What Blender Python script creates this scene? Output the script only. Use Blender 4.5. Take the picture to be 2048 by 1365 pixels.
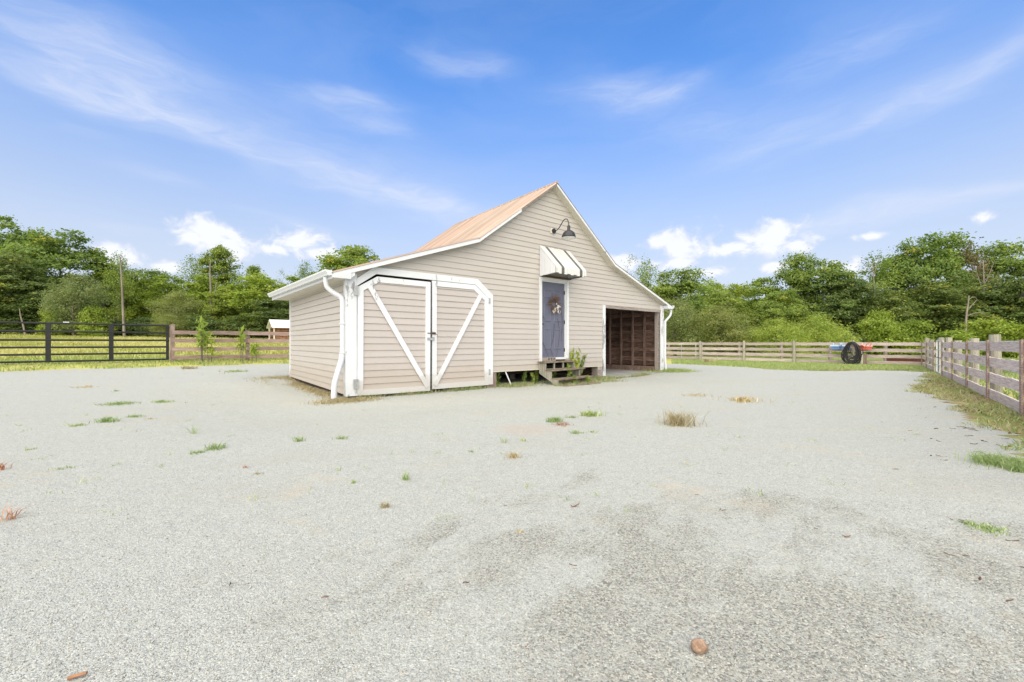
import bpy, math, random
import numpy as np
from mathutils import Vector, Matrix

for o in list(bpy.data.objects):
    bpy.data.objects.remove(o, do_unlink=True)
SC = bpy.context.scene
COL = SC.collection
R = math.radians
rnd = random.Random(11)
nrg = np.random.default_rng(7)

# ------------------------------------------------------------------ camera
F, CH, HY = 840.0, 1.05, 686.3          # focal length in photo pixels, camera height in metres, horizon row
cam_data = bpy.data.cameras.new("camera")
cam = bpy.data.objects.new("camera", cam_data)
COL.objects.link(cam)
cam.location = (0, 0, CH)
cam.rotation_euler = (R(90), 0, 0)
cam_data.sensor_width = 36
cam_data.lens = F / 2048 * 36
cam_data.shift_y = (HY - 682.5) / 2048
cam_data.clip_start = 0.05
cam_data.clip_end = 2000
SC.camera = cam

# ------------------------------------------------------------------ light and exposure
SUN_DIR = Vector((-0.13, -0.66, 0.72)).normalized()
sun_data = bpy.data.lights.new("sun", 'SUN')
sun_data.energy = 3.9
sun_data.angle = R(110)
sun_data.color = (1.0, 0.91, 0.74)
sun = bpy.data.objects.new("sun", sun_data)
COL.objects.link(sun)
sun.rotation_euler = SUN_DIR.to_track_quat('Z', 'Y').to_euler()
SC.view_settings.view_transform = 'Standard'
SC.view_settings.look = 'None'
SC.view_settings.gamma = 1
SC.view_settings.use_curve_mapping = False
SC.view_settings.exposure = 0.78


class Nodes:
    """Small helper for writing node trees."""
    def __init__(self, tree):
        self.t = tree
        self.n = tree.nodes
        self.l = tree.links

    def new(self, kind, **kw):
        x = self.n.new(kind)
        for k, v in kw.items():
            setattr(x, k, v)
        return x

    def put(self, sock, v):
        if v is None:
            return
        if isinstance(v, bpy.types.NodeSocket):
            self.l.new(v, sock)
        else:
            sock.default_value = v

    def math(self, op, a, b=None, c=None, clamp=False):
        x = self.new('ShaderNodeMath', operation=op, use_clamp=clamp)
        self.put(x.inputs[0], a)
        self.put(x.inputs[1], b)
        self.put(x.inputs[2], c)
        return x.outputs[0]

    def vec(self, op, a, b=None):
        x = self.new('ShaderNodeVectorMath', operation=op)
        self.put(x.inputs[0], a)
        self.put(x.inputs[1], b)
        return x.outputs['Value'] if op in ('LENGTH', 'DOT_PRODUCT', 'DISTANCE') else x.outputs[0]

    def noise(self, vector, scale, detail=4, rough=0.55, dist=0.0):
        x = self.new('ShaderNodeTexNoise')
        self.put(x.inputs['Vector'], vector)
        x.inputs['Scale'].default_value = scale
        x.inputs['Detail'].default_value = detail
        x.inputs['Roughness'].default_value = rough
        x.inputs['Distortion'].default_value = dist
        return x.outputs['Fac']

    def ramp(self, fac, stops, interp='LINEAR'):
        x = self.new('ShaderNodeValToRGB')
        x.color_ramp.interpolation = interp
        e = x.color_ramp.elements
        while len(e) > 1:
            e.remove(e[-1])
        for i, (p, c) in enumerate(stops):
            el = e[0] if i == 0 else e.new(p)
            el.position = p
            if not hasattr(c, '__len__'):
                c = (c, c, c)
            el.color = (*c[:3], 1)
        self.put(x.inputs[0], fac)
        return x.outputs[0]

    def mix(self, fac, a, b, mode='MIX'):
        x = self.new('ShaderNodeMix', data_type='RGBA', blend_type=mode)
        self.put(x.inputs['Factor'], fac)
        for i, v in ((6, a), (7, b)):
            if not isinstance(v, bpy.types.NodeSocket):
                v = (*v[:3], 1)
            self.put(x.inputs[i], v)
        return x.outputs[2]

    def smooth(self, v, lo, hi):
        x = self.new('ShaderNodeMapRange', interpolation_type='SMOOTHSTEP')
        self.put(x.inputs[0], v)
        x.inputs[1].default_value = lo
        x.inputs[2].default_value = hi
        return x.outputs[0]


# ------------------------------------------------------------------ sky
def direction(px, py):
    a = math.atan((px - 1024) / F)
    return a, math.atan((HY - py) / F * math.cos(a))


world = bpy.data.worlds.new("World")
SC.world = world
world.use_nodes = True
W = Nodes(world.node_tree)
W.n.clear()
w_out = W.new('ShaderNodeOutputWorld')
bg = W.new('ShaderNodeBackground')
W.l.new(bg.outputs[0], w_out.inputs[0])
sky = W.new('ShaderNodeTexSky', sky_type='NISHITA')
sky.sun_disc = False
sky.sun_elevation = math.asin(SUN_DIR.z)
sky.sun_rotation = math.atan2(SUN_DIR.x, SUN_DIR.y)
sky.altitude = 100
sky.air_density = 1.0
sky.dust_density = 0.6
sky.ozone_density = 1.6
co = W.new('ShaderNodeTexCoord').outputs['Generated']
sep = W.new('ShaderNodeSeparateXYZ')
W.l.new(co, sep.inputs[0])
az = W.math('ARCTAN2', sep.outputs[0], sep.outputs[1])
el = W.math('ARCSINE', sep.outputs[2])
cmb = W.new('ShaderNodeCombineXYZ')
W.l.new(az, cmb.inputs[0])
W.l.new(el, cmb.inputs[1])
ae = cmb.outputs[0]


def blob(v, px, py, rx, ry, ang=0.0):
    """Normalised distance from a cloud centre given as a direction."""
    a, e = direction(px, py)
    k = math.cos(a)
    d = W.vec('SUBTRACT', v, (a, e, 0))
    if ang:
        rot = W.new('ShaderNodeVectorRotate', rotation_type='Z_AXIS')
        W.l.new(d, rot.inputs[0])
        rot.inputs['Angle'].default_value = -ang
        d = rot.outputs[0]
    d = W.vec('MULTIPLY', d, (F / rx / k / k, F / ry / k, 0))
    return W.vec('LENGTH', d)


warp = W.new('ShaderNodeTexNoise')
W.l.new(W.vec('MULTIPLY', ae, (3, 9, 1)), warp.inputs['Vector'])
warp.inputs['Scale'].default_value = 1.6
warp.inputs['Detail'].default_value = 5
aew = W.vec('ADD', ae, W.vec('MULTIPLY', W.vec('SUBTRACT', warp.outputs['Color'], (.5, .5, .5)), (.16, .07, 0)))
cirrus = None
for px, py, rx, ry, ang, s in [
        (70, 165, 150, 22, -14, .50), (230, 205, 150, 26, -10, .62), (400, 262, 150, 20, -17, .30),
        (560, 325, 190, 24, -13, .34), (740, 372, 150, 24, -14, .40), (890, 412, 110, 22, -16, .50),
        (120, 70, 260, 60, -6, .34), (260, 150, 170, 50, 0, .25), (620, 300, 330, 60, -12, .20),
        (910, 130, 85, 18, -3, .42), (690, 207, 95, 18, 3, .46), (765, 258, 60, 14, -6, .38),
        (1230, 190, 95, 30, -6, .42), (1345, 178, 80, 16, 7, .30), (1650, 110, 110, 34, 4, .24),
        (1780, 75, 140, 34, 4, .22), (1960, 150, 190, 26, 17, .40), (1760, 225, 190, 18, 15, .42),
        (1560, 275, 160, 22, 10, .28), (1430, 245, 170, 40, -3, .24), (1850, 412, 260, 18, 3, .55),
        (1660, 435, 170, 20, 5, .40), (300, 345, 90, 9, -2, .28), (250, 463, 70, 8, -4, .25),
        (620, 452, 130, 8, -6, .25), (180, 282, 70, 7, 0, .12)]:
    d = blob(aew, px, py, rx, ry, R(ang))
    g = W.math('MULTIPLY', W.math('EXPONENT', W.math('MULTIPLY', W.math('MULTIPLY', d, d), -1.0)), s)
    cirrus = g if cirrus is None else W.math('ADD', cirrus, g)
fibre = W.noise(W.vec('MULTIPLY', aew, (3.0, 14, 1)), 3.5, 6, .62, .8)
cirrus = W.math('MULTIPLY', cirrus, W.ramp(fibre, [(.25, .36), (.75, 1.0)]))
veil = W.noise(W.vec('MULTIPLY', aew, (1.0, 3.2, 1)), 1.7, 5, .55, .6)
cirrus = W.math('ADD', cirrus, W.math('MULTIPLY', W.ramp(veil, [(.42, 0.0), (.85, 1.0)]), .16))
cumulus = None
for px, py, rx, ry in [
        (425, 474, 66, 34), (385, 476, 42, 20), (465, 492, 55, 26), (598, 484, 46, 24), (635, 508, 50, 14), (555, 500, 30, 10),
        (235, 518, 62, 22), (205, 524, 40, 14), (335, 533, 30, 12), (1365, 490, 55, 32), (1312, 490, 26, 12),
        (1350, 528, 45, 12), (1540, 480, 66, 32), (1592, 488, 40, 20), (1470, 497, 56, 14), (1558, 535, 34, 11), (1670, 542, 60, 17),
        (1745, 472, 34, 8), (1962, 435, 24, 11), (1250, 528, 34, 16), (1410, 545, 60, 9)]:
    d = W.math('SUBTRACT', 1.0, blob(ae, px, py, rx * 1.35, ry * 1.3))
    cumulus = d if cumulus is None else W.math('SMOOTH_MAX', cumulus, d, .12)
puff = W.noise(W.vec('MULTIPLY', ae, (1.0, 1.35, 1)), 21, 7, .62, .5)
cum = W.math('ADD', cumulus, W.math('MULTIPLY', W.math('SUBTRACT', puff, .5), 2.5))
cum_mask = W.math('MULTIPLY', W.smooth(cum, -.12, .62), .95)
horizon = W.smooth(el, .62, -0.05)
hz = W.math('MULTIPLY', horizon, .92)
SKYW = (8.6, 8.9, 9.3)
# the air is deep blue away from the sun and pales to white round it
toward = W.smooth(W.vec('DOT_PRODUCT', co, tuple(SUN_DIR)), -.10, .80)
base = W.mix(1.0, sky.outputs[0], W.mix(toward, W.mix(horizon, (1.04, 1.80, 2.62), (1.05, 1.05, 1.05)), (1.0, 1.0, .98)), 'MULTIPLY')
c1 = W.mix(hz, base, (6.5, 7.0, 8.2))
c2 = W.mix(W.math('MINIMUM', cirrus, .72), c1, (7.1, 7.6, 8.9))
c3 = W.mix(cum_mask, c2, W.mix(W.smooth(cum, .05, .75), (6.9, 7.4, 8.7), (8.8, 9.0, 9.5)))
W.l.new(c3, bg.inputs[0])
bg.inputs[1].default_value = 0.066

# ------------------------------------------------------------------ mesh helpers


class MB:
    """Collects vertices and faces; build() links them as ONE mesh object."""
    def __init__(self):
        self.v, self.f = [], []

    def quad(self, *p):
        n = len(self.v)
        self.v += [tuple(q) for q in p]
        self.f.append(tuple(range(n, n + len(p))))

    def box(self, x0, x1, y0, y1, z0, z1):
        n = len(self.v)
        self.v += [(x, y, z) for z in (z0, z1) for y in (y0, y1) for x in (x0, x1)]
        self.f += [tuple(n + i for i in q) for q in ((0, 2, 3, 1), (4, 5, 7, 6), (0, 1, 5, 4), (2, 6, 7, 3), (0, 4, 6, 2), (1, 3, 7, 5))]
        return self

    def beam(self, a, b, wx, wz, up=(0, 0, 1)):
        """A square-cut bar from a to b."""
        a, b = Vector(a), Vector(b)
        d = (b - a).normalized()
        s = d.cross(Vector(up))
        if s.length < 1e-4:
            s = d.cross(Vector((1, 0, 0)))
        s.normalize()
        u = s.cross(d).normalized()
        n = len(self.v)
        for p in (a, b):
            for i, j in ((-1, -1), (1, -1), (1, 1), (-1, 1)):
                self.v.append(tuple(p + s * (i * wx / 2) + u * (j * wz / 2)))
        self.f += [tuple(n + i for i in q) for q in ((3, 2, 1, 0), (4, 5, 6, 7), (0, 1, 5, 4), (1, 2, 6, 5), (2, 3, 7, 6), (3, 0, 4, 7))]
        return self

    def prism(self, poly, y0, y1):
        """poly in (x, z), extruded along y."""
        n, k = len(self.v), len(poly)
        self.v += [(x, y0, z) for x, z in poly] + [(x, y1, z) for x, z in poly]
        self.f.append(tuple(n + i for i in range(k)))
        self.f.append(tuple(n + k + i for i in reversed(range(k))))
        for i in range(k):
            j = (i + 1) % k
            self.f.append((n + i, n + k + i, n + k + j, n + j))
        return self

    def tube(self, pts, r, n=8, cap=True):
        pts = [Vector(p) for p in pts]
        rr = r if hasattr(r, '__len__') else [r] * len(pts)
        prev = None
        base = len(self.v)
        for i, p in enumerate(pts):
            d = (pts[min(i + 1, len(pts) - 1)] - pts[max(i - 1, 0)]).normalized()
            if prev is None:
                s = d.cross(Vector((0, 0, 1)))
                if s.length < 1e-3:
                    s = d.cross(Vector((1, 0, 0)))
            else:
                s = prev - d * prev.dot(d)
            s.normalize()
            prev = s
            u = d.cross(s)
            for k in range(n):
                a = 2 * math.pi * k / n
                self.v.append(tuple(p + (s * math.cos(a) + u * math.sin(a)) * rr[i]))
        for i in range(len(pts) - 1):
            for k in range(n):
                a, b = base + i * n + k, base + i * n + (k + 1) % n
                self.f.append((a, b, b + n, a + n))
        if cap:
            self.f.append(tuple(base + k for k in reversed(range(n))))
            e = base + (len(pts) - 1) * n
            self.f.append(tuple(e + k for k in range(n)))
        return self

    def lathe(self, prof, c, n=20):
        """prof: (radius, z) pairs, turned about a vertical axis at c."""
        base = len(self.v)
        for r, z in prof:
            for k in range(n):
                a = 2 * math.pi * k / n
                self.v.append((c[0] + r * math.cos(a), c[1] + r * math.sin(a), c[2] + z))
        for i in range(len(prof) - 1):
            for k in range(n):
                a, b = base + i * n + k, base + i * n + (k + 1) % n
                self.f.append((a, b, b + n, a + n))
        return self

    def mesh(self, name, m, smooth=False):
        me = bpy.data.meshes.new(name)
        me.from_pydata(self.v, [], self.f)
        me.materials.append(m)
        if smooth:
            me.polygons.foreach_set('use_smooth', [True] * len(me.polygons))
        me.update()
        return me

    def build(self, name, m, parent=None, smooth=False, bevel=0.0):
        o = bpy.data.objects.new(name, self.mesh(name, m, smooth))
        COL.objects.link(o)
        if parent is not None:
            o.parent = parent
        if bevel:
            b = o.modifiers.new('bevel', 'BEVEL')
            b.width = bevel
            b.segments = 2
            b.limit_method = 'ANGLE'
        return o


def tag(o, label=None, cat=None, group=None, kind=None):
    if label:
        o['label'] = label
    if cat:
        o['category'] = cat
    if group:
        o['group'] = group
    if kind:
        o['kind'] = kind
    return o


def thing(name, label, cat, loc=(0, 0, 0), rz=0.0, group=None):
    o = bpy.data.objects.new(name, None)
    o.empty_display_size = .2
    COL.objects.link(o)
    o.location = loc
    o.rotation_euler = (0, 0, rz)
    return tag(o, label, cat, group)


def from_mesh(name, me, parent=None, loc=None):
    o = bpy.data.objects.new(name, me)
    COL.objects.link(o)
    if parent is not None:
        o.parent = parent
    if loc is not None:
        o.location = loc
    return o


def copy_tree(o, parent=None):
    c = o.copy()
    COL.objects.link(c)
    c.parent = parent
    for ch in list(o.children):
        copy_tree(ch, c)
    return c


# ------------------------------------------------------------------ materials
def material(name, colours, rough=0.7, scale=4.0, stretch=(1, 1, 1), bump=0.0, bump_scale=None, spec=0.3, metal=0.0,
             detail=5, lo=.3, hi=.7, extra=None, per_object=0.0):
    """Procedural surface: noise between the given colours, optional fine relief, optional per-piece shade."""
    m = bpy.data.materials.new(name)
    m.use_nodes = True
    N = Nodes(m.node_tree)
    b = m.node_tree.nodes['Principled BSDF']
    b.inputs['Roughness'].default_value = rough
    b.inputs['Specular IOR Level'].default_value = spec
    b.inputs['Metallic'].default_value = metal
    tc = N.new('ShaderNodeTexCoord').outputs['Object']
    v = N.vec('MULTIPLY', tc, stretch)
    inf = N.new('ShaderNodeObjectInfo')
    v = N.vec('ADD', v, N.vec('MULTIPLY', inf.outputs['Random'], (37.0, 17.0, 53.0)))
    k = len(colours)
    c = N.ramp(N.noise(v, scale, detail, .6), [(lo + (hi - lo) * i / max(1, k - 1), colours[i]) for i in range(k)])
    if extra:
        c = extra(N, tc, v, c)
    if per_object:
        g = N.math('ADD', N.math('MULTIPLY', inf.outputs['Random'], 2 * per_object), 1 - per_object)
        c = N.mix(1.0, c, N.vec('MULTIPLY', (1, 1, 1), g) if False else N.ramp(inf.outputs['Random'], [(0, 1 - per_object), (1, 1 + per_object)]), 'MULTIPLY')
    N.l.new(c, b.inputs['Base Color'])
    if bump:
        bp = N.new('ShaderNodeBump')
        bp.inputs['Strength'].default_value = bump
        bp.inputs['Distance'].default_value = 0.02
        N.l.new(N.noise(v, bump_scale or scale * 3, 6, .65), bp.inputs['Height'])
        N.l.new(bp.outputs[0], b.inputs['Normal'])
    return m


def peel(amount, under=(.33, .33, .34)):
    def fn(N, tc, v, c):
        a = N.noise(N.vec('MULTIPLY', tc, (9, 9, 2.6)), 1.0, 7, .68, .4)
        b = N.noise(tc, 1.1, 3, .5)
        mask = N.smooth(N.math('ADD', a, N.math('MULTIPLY', N.math('SUBTRACT', b, .5), .7)), amount, amount + .03)
        return N.mix(mask, c, under)
    return fn


def grime(z0, z1, col=(.42, .36, .27), k=.5):
    """Splashed dirt near the bottom edge, uneven like the real splashes."""
    def fn(N, tc, v, c):
        s = N.new('ShaderNodeSeparateXYZ')
        N.l.new(tc, s.inputs[0])
        n = N.noise(tc, 5, 6, .65)
        f = N.math('MULTIPLY', N.smooth(N.math('ADD', s.outputs[2], N.math('MULTIPLY', n, -.5)), z1, z0), k)
        return N.mix(f, c, col)
    return fn


def streak(N, tc, v, c):
    n = N.noise(N.vec('MULTIPLY', tc, (7, 7, .7)), 1.0, 5, .6)
    return N.mix(N.math('MULTIPLY', N.smooth(n, .52, .75), .14), c, (.44, .38, .29))


def wall_fn(N, tc, v, c):
    return grime(.05, .42, (.38, .31, .23), .34)(N, tc, v, streak(N, tc, v, c))


def trim_fn(N, tc, v, c):
    return grime(-.05, .16, (.40, .36, .30), .5)(N, tc, v, peel(.70)(N, tc, v, c))


M_SIDING = material('siding_vinyl', [(0.459, 0.426, 0.396), (0.479, 0.451, 0.423)], .55, 1.1, bump=.05, bump_scale=60, spec=.35, extra=wall_fn, per_object=.015)
M_SIDING_LOW = material('siding_vinyl_door', [(0.452, 0.414, 0.390), (0.472, 0.435, 0.413)], .55, 1.1, spec=.35, extra=wall_fn, per_object=.015)
M_WHITE = material('white_paint', [(0.644, 0.664, 0.692), (0.696, 0.713, 0.739)], .5, 3, spec=.35, bump=.06, bump_scale=30, extra=trim_fn)
M_PEEL = material('peeling_white_paint', [(0.626, 0.651, 0.683), (0.687, 0.704, 0.730)], .6, 3, bump=.12, bump_scale=26, extra=peel(.60))
M_WHITEMETAL = material('white_metal', [(0.608, 0.631, 0.662), (0.640, 0.656, 0.688)], .4, 2, spec=.45)
M_SOFFIT = material('soffit_vinyl', [(.60, .57, .48), (.66, .63, .55)], .6, 8, (1, 14, 1))
M_RUST = None


def rust_fn(N, tc, v, c):
    s = N.noise(N.vec('MULTIPLY', v, (.22, 9, .22)), 1.0, 6, .6)
    s2 = N.noise(N.vec('MULTIPLY', v, (.5, 20, .5)), 1.0, 5, .6)
    c = N.mix(N.smooth(s, .44, .60), c, (.30, .17, .115))
    return N.mix(N.math('MULTIPLY', N.smooth(s2, .50, .66), .75), c, (.54, .47, .41))


M_RUST = material('rusty_tin', [(.36, .275, .205), (.405, .325, .255), (.46, .385, .32)], .6, 2.2, (.5, 3, .5), metal=.0, spec=.4, extra=rust_fn, per_object=.12)


def wood(name, cols, stretch, rough=.85, bump=.25, po=.15, **kw):
    return material(name, cols, rough, 3.0, stretch, bump=bump, bump_scale=6, spec=.15, per_object=po, **kw)


M_GREYWOOD = wood('weathered_grey_wood', [(.16, .135, .12), (.29, .25, .23), (.40, .355, .33)], (1, 14, 14))
M_RAIL = wood('fence_rail_wood', [(0.255, 0.204, 0.189), (0.418, 0.357, 0.341), (0.545, 0.494, 0.481)], (1.2, 18, 18), po=.18)
M_RAILDARK = wood('fence_rail_brown_wood', [(0.189, 0.128, 0.108), (0.317, 0.230, 0.203), (0.446, 0.351, 0.317)], (1.2, 18, 18), po=.16)
M_ROUGHRAIL_LIFTED = wood('rough_sawn_rail_wood_shade_lifted', [(0.416, 0.335, 0.316), (0.644, 0.545, 0.517), (0.768, 0.670, 0.630)], (1.2, 16, 16), po=.10)  # rough-sawn boards, colour also lightened to make up for their shaded side
M_POST = wood('treated_post_wood', [(0.200, 0.194, 0.158), (0.318, 0.306, 0.258), (0.423, 0.406, 0.353)], (12, 12, 1.2))
M_POSTBROWN = wood('brown_post_wood', [(.15, .105, .09), (.24, .18, .155), (.33, .27, .24)], (12, 12, 1.2))
M_STEP = wood('mossy_step_wood', [(.10, .085, .06), (.21, .17, .125), (.34, .29, .23)], (2, 14, 8))
M_PLANK = wood('dark_barn_plank', [(0.056, 0.035, 0.029), (0.136, 0.083, 0.064), (0.256, 0.184, 0.152)], (14, 1.4, 14), po=.5)
M_STUD = wood('barn_stud_wood', [(0.091, 0.058, 0.047), (0.182, 0.124, 0.104), (0.286, 0.221, 0.195)], (12, 12, 1.2), po=.25)
M_DARK = material('dark_interior', [(.02, .016, .013), (.05, .04, .033)], .95, 3)
M_CONC = material('worn_concrete', [(.30, .30, .29), (.42, .42, .41)], .9, 3, bump=.2)
M_BLOCK = material('concrete_block', [(.23, .20, .18), (.36, .32, .29)], .95, 18, bump=.4)
M_DOOR = material('slate_blue_door_paint', [(0.120, 0.129, 0.184), (0.138, 0.145, 0.202)], .5, 2.5, bump=.05)
M_BLACK = material('black_enamel', [(.012, .012, .013), (.022, .022, .024)], .4, 6, spec=.5)
M_BLACKPIPE = material('black_powder_coat', [(.010, .011, .012), (.024, .025, .026)], .55, 5, spec=.3)
M_HOSE = material('black_rubber', [(.018, .018, .022), (.045, .045, .052)], .55, 14)
M_LAMP = material('charcoal_enamel', [(0.019, 0.020, 0.025), (0.028, 0.028, 0.034)], .45, 6, spec=.5)
M_GALV = material('galvanised_steel', [(.30, .31, .32), (.50, .51, .52)], .45, 9, metal=.4)
M_GATE = material('pale_tube_steel', [(.50, .53, .54), (.62, .64, .65)], .45, 6, metal=.2)
M_RUSTYIRON = material('rusty_iron', [(.06, .032, .025), (.13, .075, .055)], .8, 20)
M_BLUE = material('blue_plastic', [(.10, .21, .56), (.14, .27, .62)], .45, 5)
M_BLUELID = material('pale_blue_plastic', [(.42, .55, .72), (.50, .62, .78)], .5, 5)
M_RED = material('red_plastic', [(.60, .10, .10), (.70, .16, .14)], .45, 5)
M_REDLID = material('pale_pink_plastic', [(.72, .48, .46), (.78, .55, .52)], .5, 5)
M_REDHOSE = material('red_rubber', [(.42, .10, .06), (.55, .16, .09)], .6, 8)
M_FEEDER = material('red_brown_boards', [(0.077, 0.025, 0.018), (0.121, 0.044, 0.032)], .8, 8)
M_REFLECT = material('white_reflector', [(.86, .86, .85), (.9, .9, .89)], .35, 3)
M_AWN = material('awning_cream_enamel', [(0.626, 0.635, 0.609), (0.679, 0.679, 0.652)], .45, 3, extra=peel(.75, (.5, .5, .48)))
M_AWNDARK = material('awning_grey_enamel', [(.10, .098, .095), (.15, .145, .14)], .5, 4)
M_TWIG = material('wreath_twig', [(0.070, 0.038, 0.025), (0.182, 0.105, 0.070), (0.252, 0.189, 0.140)], .9, 30)
M_FLOWER = material('white_petal', [(.62, .60, .56), (.76, .75, .72)], .8, 30)
M_VINE = material('dead_vine_stem', [(.07, .06, .07), (.14, .12, .12)], .9, 20)
M_BARK = material('tree_bark', [(.07, .055, .045), (.16, .13, .11), (.24, .20, .17)], .95, 3, (4, 4, .8), bump=.5)
M_PALEBARK = material('bare_pale_bark', [(0.136, 0.112, 0.093), (0.223, 0.192, 0.167), (0.279, 0.248, 0.223)], .95, 2, (4, 4, .6), bump=.4)
M_SCRAP = material('bark_scrap', [(.055, .030, .022), (.13, .075, .055), (.20, .13, .10)], .95, 30, per_object=.4)
M_BALL = material('tan_clod', [(0.214, 0.135, 0.089), (0.404, 0.270, 0.194), (0.523, 0.378, 0.283)], .95, 40, bump=.8, bump_scale=70)
M_STICK = material('tan_stick', [(.24, .12, .07), (.40, .22, .13)], .9, 8, (2, 12, 12))
M_SHEDROOF = material('white_shed_roof', [(.70, .71, .72), (.78, .78, .78)], .5, 2)
M_LUMBER = material('stacked_red_lumber', [(.17, .07, .045), (.30, .14, .09), (.42, .24, .16)], .85, 5, per_object=.25)


def leaf_material(name, dark, mid, light, translucent=.42, yellow=(.40, .36, .06), yshare=.05):
    m = bpy.data.materials.new(name)
    m.use_nodes = True
    N = Nodes(m.node_tree)
    N.n.clear()
    out = N.new('ShaderNodeOutputMaterial')
    at = N.new('ShaderNodeAttribute', attribute_name='tint')
    inf = N.new('ShaderNodeObjectInfo')
    c = N.ramp(at.outputs['Fac'], [(0, dark), (.5, mid), (1 - yshare, light), (1, yellow)])
    sh = N.ramp(inf.outputs['Random'], [(0, (.84, .88, .9)), (.5, (1, 1, 1)), (1, (1.16, 1.08, .9))])
    c = N.mix(1.0, c, sh, 'MULTIPLY')
    d = N.new('ShaderNodeBsdfPrincipled')
    d.inputs['Roughness'].default_value = .55
    d.inputs['Specular IOR Level'].default_value = .25
    N.l.new(c, d.inputs['Base Color'])
    t = N.new('ShaderNodeBsdfTranslucent')
    N.l.new(N.mix(1.0, c, (1.25, 1.3, .7), 'MULTIPLY'), t.inputs['Color'])
    x = N.new('ShaderNodeMixShader')
    x.inputs[0].default_value = translucent
    N.l.new(d.outputs[0], x.inputs[1])
    N.l.new(t.outputs[0], x.inputs[2])
    N.l.new(x.outputs[0], out.inputs[0])
    return m


L_LIGHT = leaf_material('leaf_light_green', (0.155, 0.214, 0.037), (0.270, 0.358, 0.055), (0.408, 0.480, 0.102))
L_MID = leaf_material('leaf_mid_green', (0.111, 0.167, 0.044), (0.197, 0.279, 0.067), (0.320, 0.409, 0.110))
L_DARK = leaf_material('leaf_dark_green', (0.071, 0.109, 0.039), (0.125, 0.179, 0.056), (0.213, 0.279, 0.099))
L_OLIVE = leaf_material('leaf_olive_grey', (0.128, 0.165, 0.065), (0.225, 0.272, 0.114), (0.329, 0.379, 0.178))
L_WILLOW = leaf_material('leaf_willow', (0.207, 0.269, 0.052), (0.357, 0.437, 0.091), (0.514, 0.582, 0.157))
L_BROWN = leaf_material('leaf_dry_brown', (.13, .095, .05), (.20, .16, .085), (.26, .22, .12))
G_GRASS = leaf_material('grass_blade_green', (0.152, 0.218, 0.092), (0.292, 0.388, 0.146), (0.466, 0.536, 0.310), .3, (.50, .42, .16), .10)
G_WEED = leaf_material('weed_blade_green', (0.176, 0.253, 0.114), (0.293, 0.394, 0.167), (0.483, 0.563, 0.281), .3, (.46, .36, .18), .12)
G_DRY = leaf_material('grass_blade_dry', (.28, .21, .12), (.46, .38, .24), (.60, .53, .38), .25, (.66, .60, .46), .1)
G_MEADOW = leaf_material('meadow_blade', (.24, .26, .07), (.41, .42, .14), (.53, .51, .22), .3, (.60, .50, .28), .2)
G_RED = leaf_material('weed_blade_red', (.28, .13, .09), (.40, .20, .14), (.50, .30, .22), .2, (.5, .4, .25), .1)

# ------------------------------------------------------------------ barn frame of reference
GU = Vector((.7785, .6276, 0))            # along the gable wall
GV = Vector((-.6276, .7785, 0))           # from the gable wall to the back
A0 = Vector((-3.2573, 8.2662, 0))         # left front corner of the barn on the ground
RZ = math.atan2(GU.y, GU.x)


def bw(u, v, z=0.0):
    return A0 + GU * u + GV * v + Vector((0, 0, z))


def to_uv(x, y):
    dx, dy = x - A0.x, y - A0.y
    return dx * GU.x + dy * GU.y, dx * GV.x + dy * GV.y


VV0 = A0.x * GV.x + A0.y * GV.y


def ss(x, a, b):
    t = np.clip((x - a) / (b - a), 0, 1)
    return t * t * (3 - 2 * t)


def height(x, y):
    """Terrain height: flat yard, gentle hollow along the barn front, bank and rising field beyond the far fence."""
    x, y = np.asarray(x, float), np.asarray(y, float)
    vv = x * GV.x + y * GV.y
    h = .03 * ss(vv, 11.5, 14.0) + .17 * ss(vv, 14.0, 19.3) + .17 * ss(vv, 19.2, 20.5) + .036 * np.maximum(vv - 20.4, 0)
    left = 1 - ss(x, 2, 9)
    h = h * (left + (1 - left) * .55 * ss(vv, 14, 30))
    u = (x - A0.x) * GU.x + (y - A0.y) * GU.y
    v = (x - A0.x) * GV.x + (y - A0.y) * GV.y
    du = np.maximum(np.maximum(-1 - u, u - 8.5), 0)
    dv = np.maximum(np.maximum(-1.2 - v, v - 3), 0)
    d = np.sqrt(du * du + dv * dv)
    h = h - .065 * (1 - ss(d, 0, 2.4))
    return h


def hz_at(x, y):
    return float(height(x, y))


def gp(px, py):
    """Point of the ground seen along a direction of the photograph."""
    z = 0.0
    for _ in range(12):
        Y = F * (CH - z) / max(4.0, py - HY)
        X = (px - 1024) / F * Y
        z = .5 * z + .5 * hz_at(X, Y)
    return X, Y, hz_at(X, Y)


# ------------------------------------------------------------------ ground
YARD = [(-60, -24), (-60, -23.6), (-40, -7.5), (-20, 8.67), (-12, 15.1), (-3, 22.4), (2, 24.4), (7.85, 21.2), (9.4, 19.2), (10.1, 17.6), (10.3, 16.4),
        (11.4, 15.7), (13.9, 16.1), (14.9, 15.9), (14.6, 14.6), (13.35, 13.5), (10.8, 11.1), (8.9, 9.3), (8.25, 8.45), (8.15, 7.8), (7.0, 6.55), (6.05, 5.45), (5.6, 4.8), (5.0, 4.05), (5.6, 3.7), (7.2, 3.0), (9, 1), (16, -8), (16, -24)]
YARD_P = np.array(YARD)


def in_yard(x, y):
    n = len(YARD_P)
    c = np.zeros(x.shape, bool)
    for i in range(n):
        x1, y1 = YARD_P[i]
        x2, y2 = YARD_P[(i + 1) % n]
        if y1 == y2:
            continue
        hit = ((y1 > y) != (y2 > y)) & (x < (x2 - x1) * (y - y1) / (y2 - y1) + x1)
        c ^= hit
    return c


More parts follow.
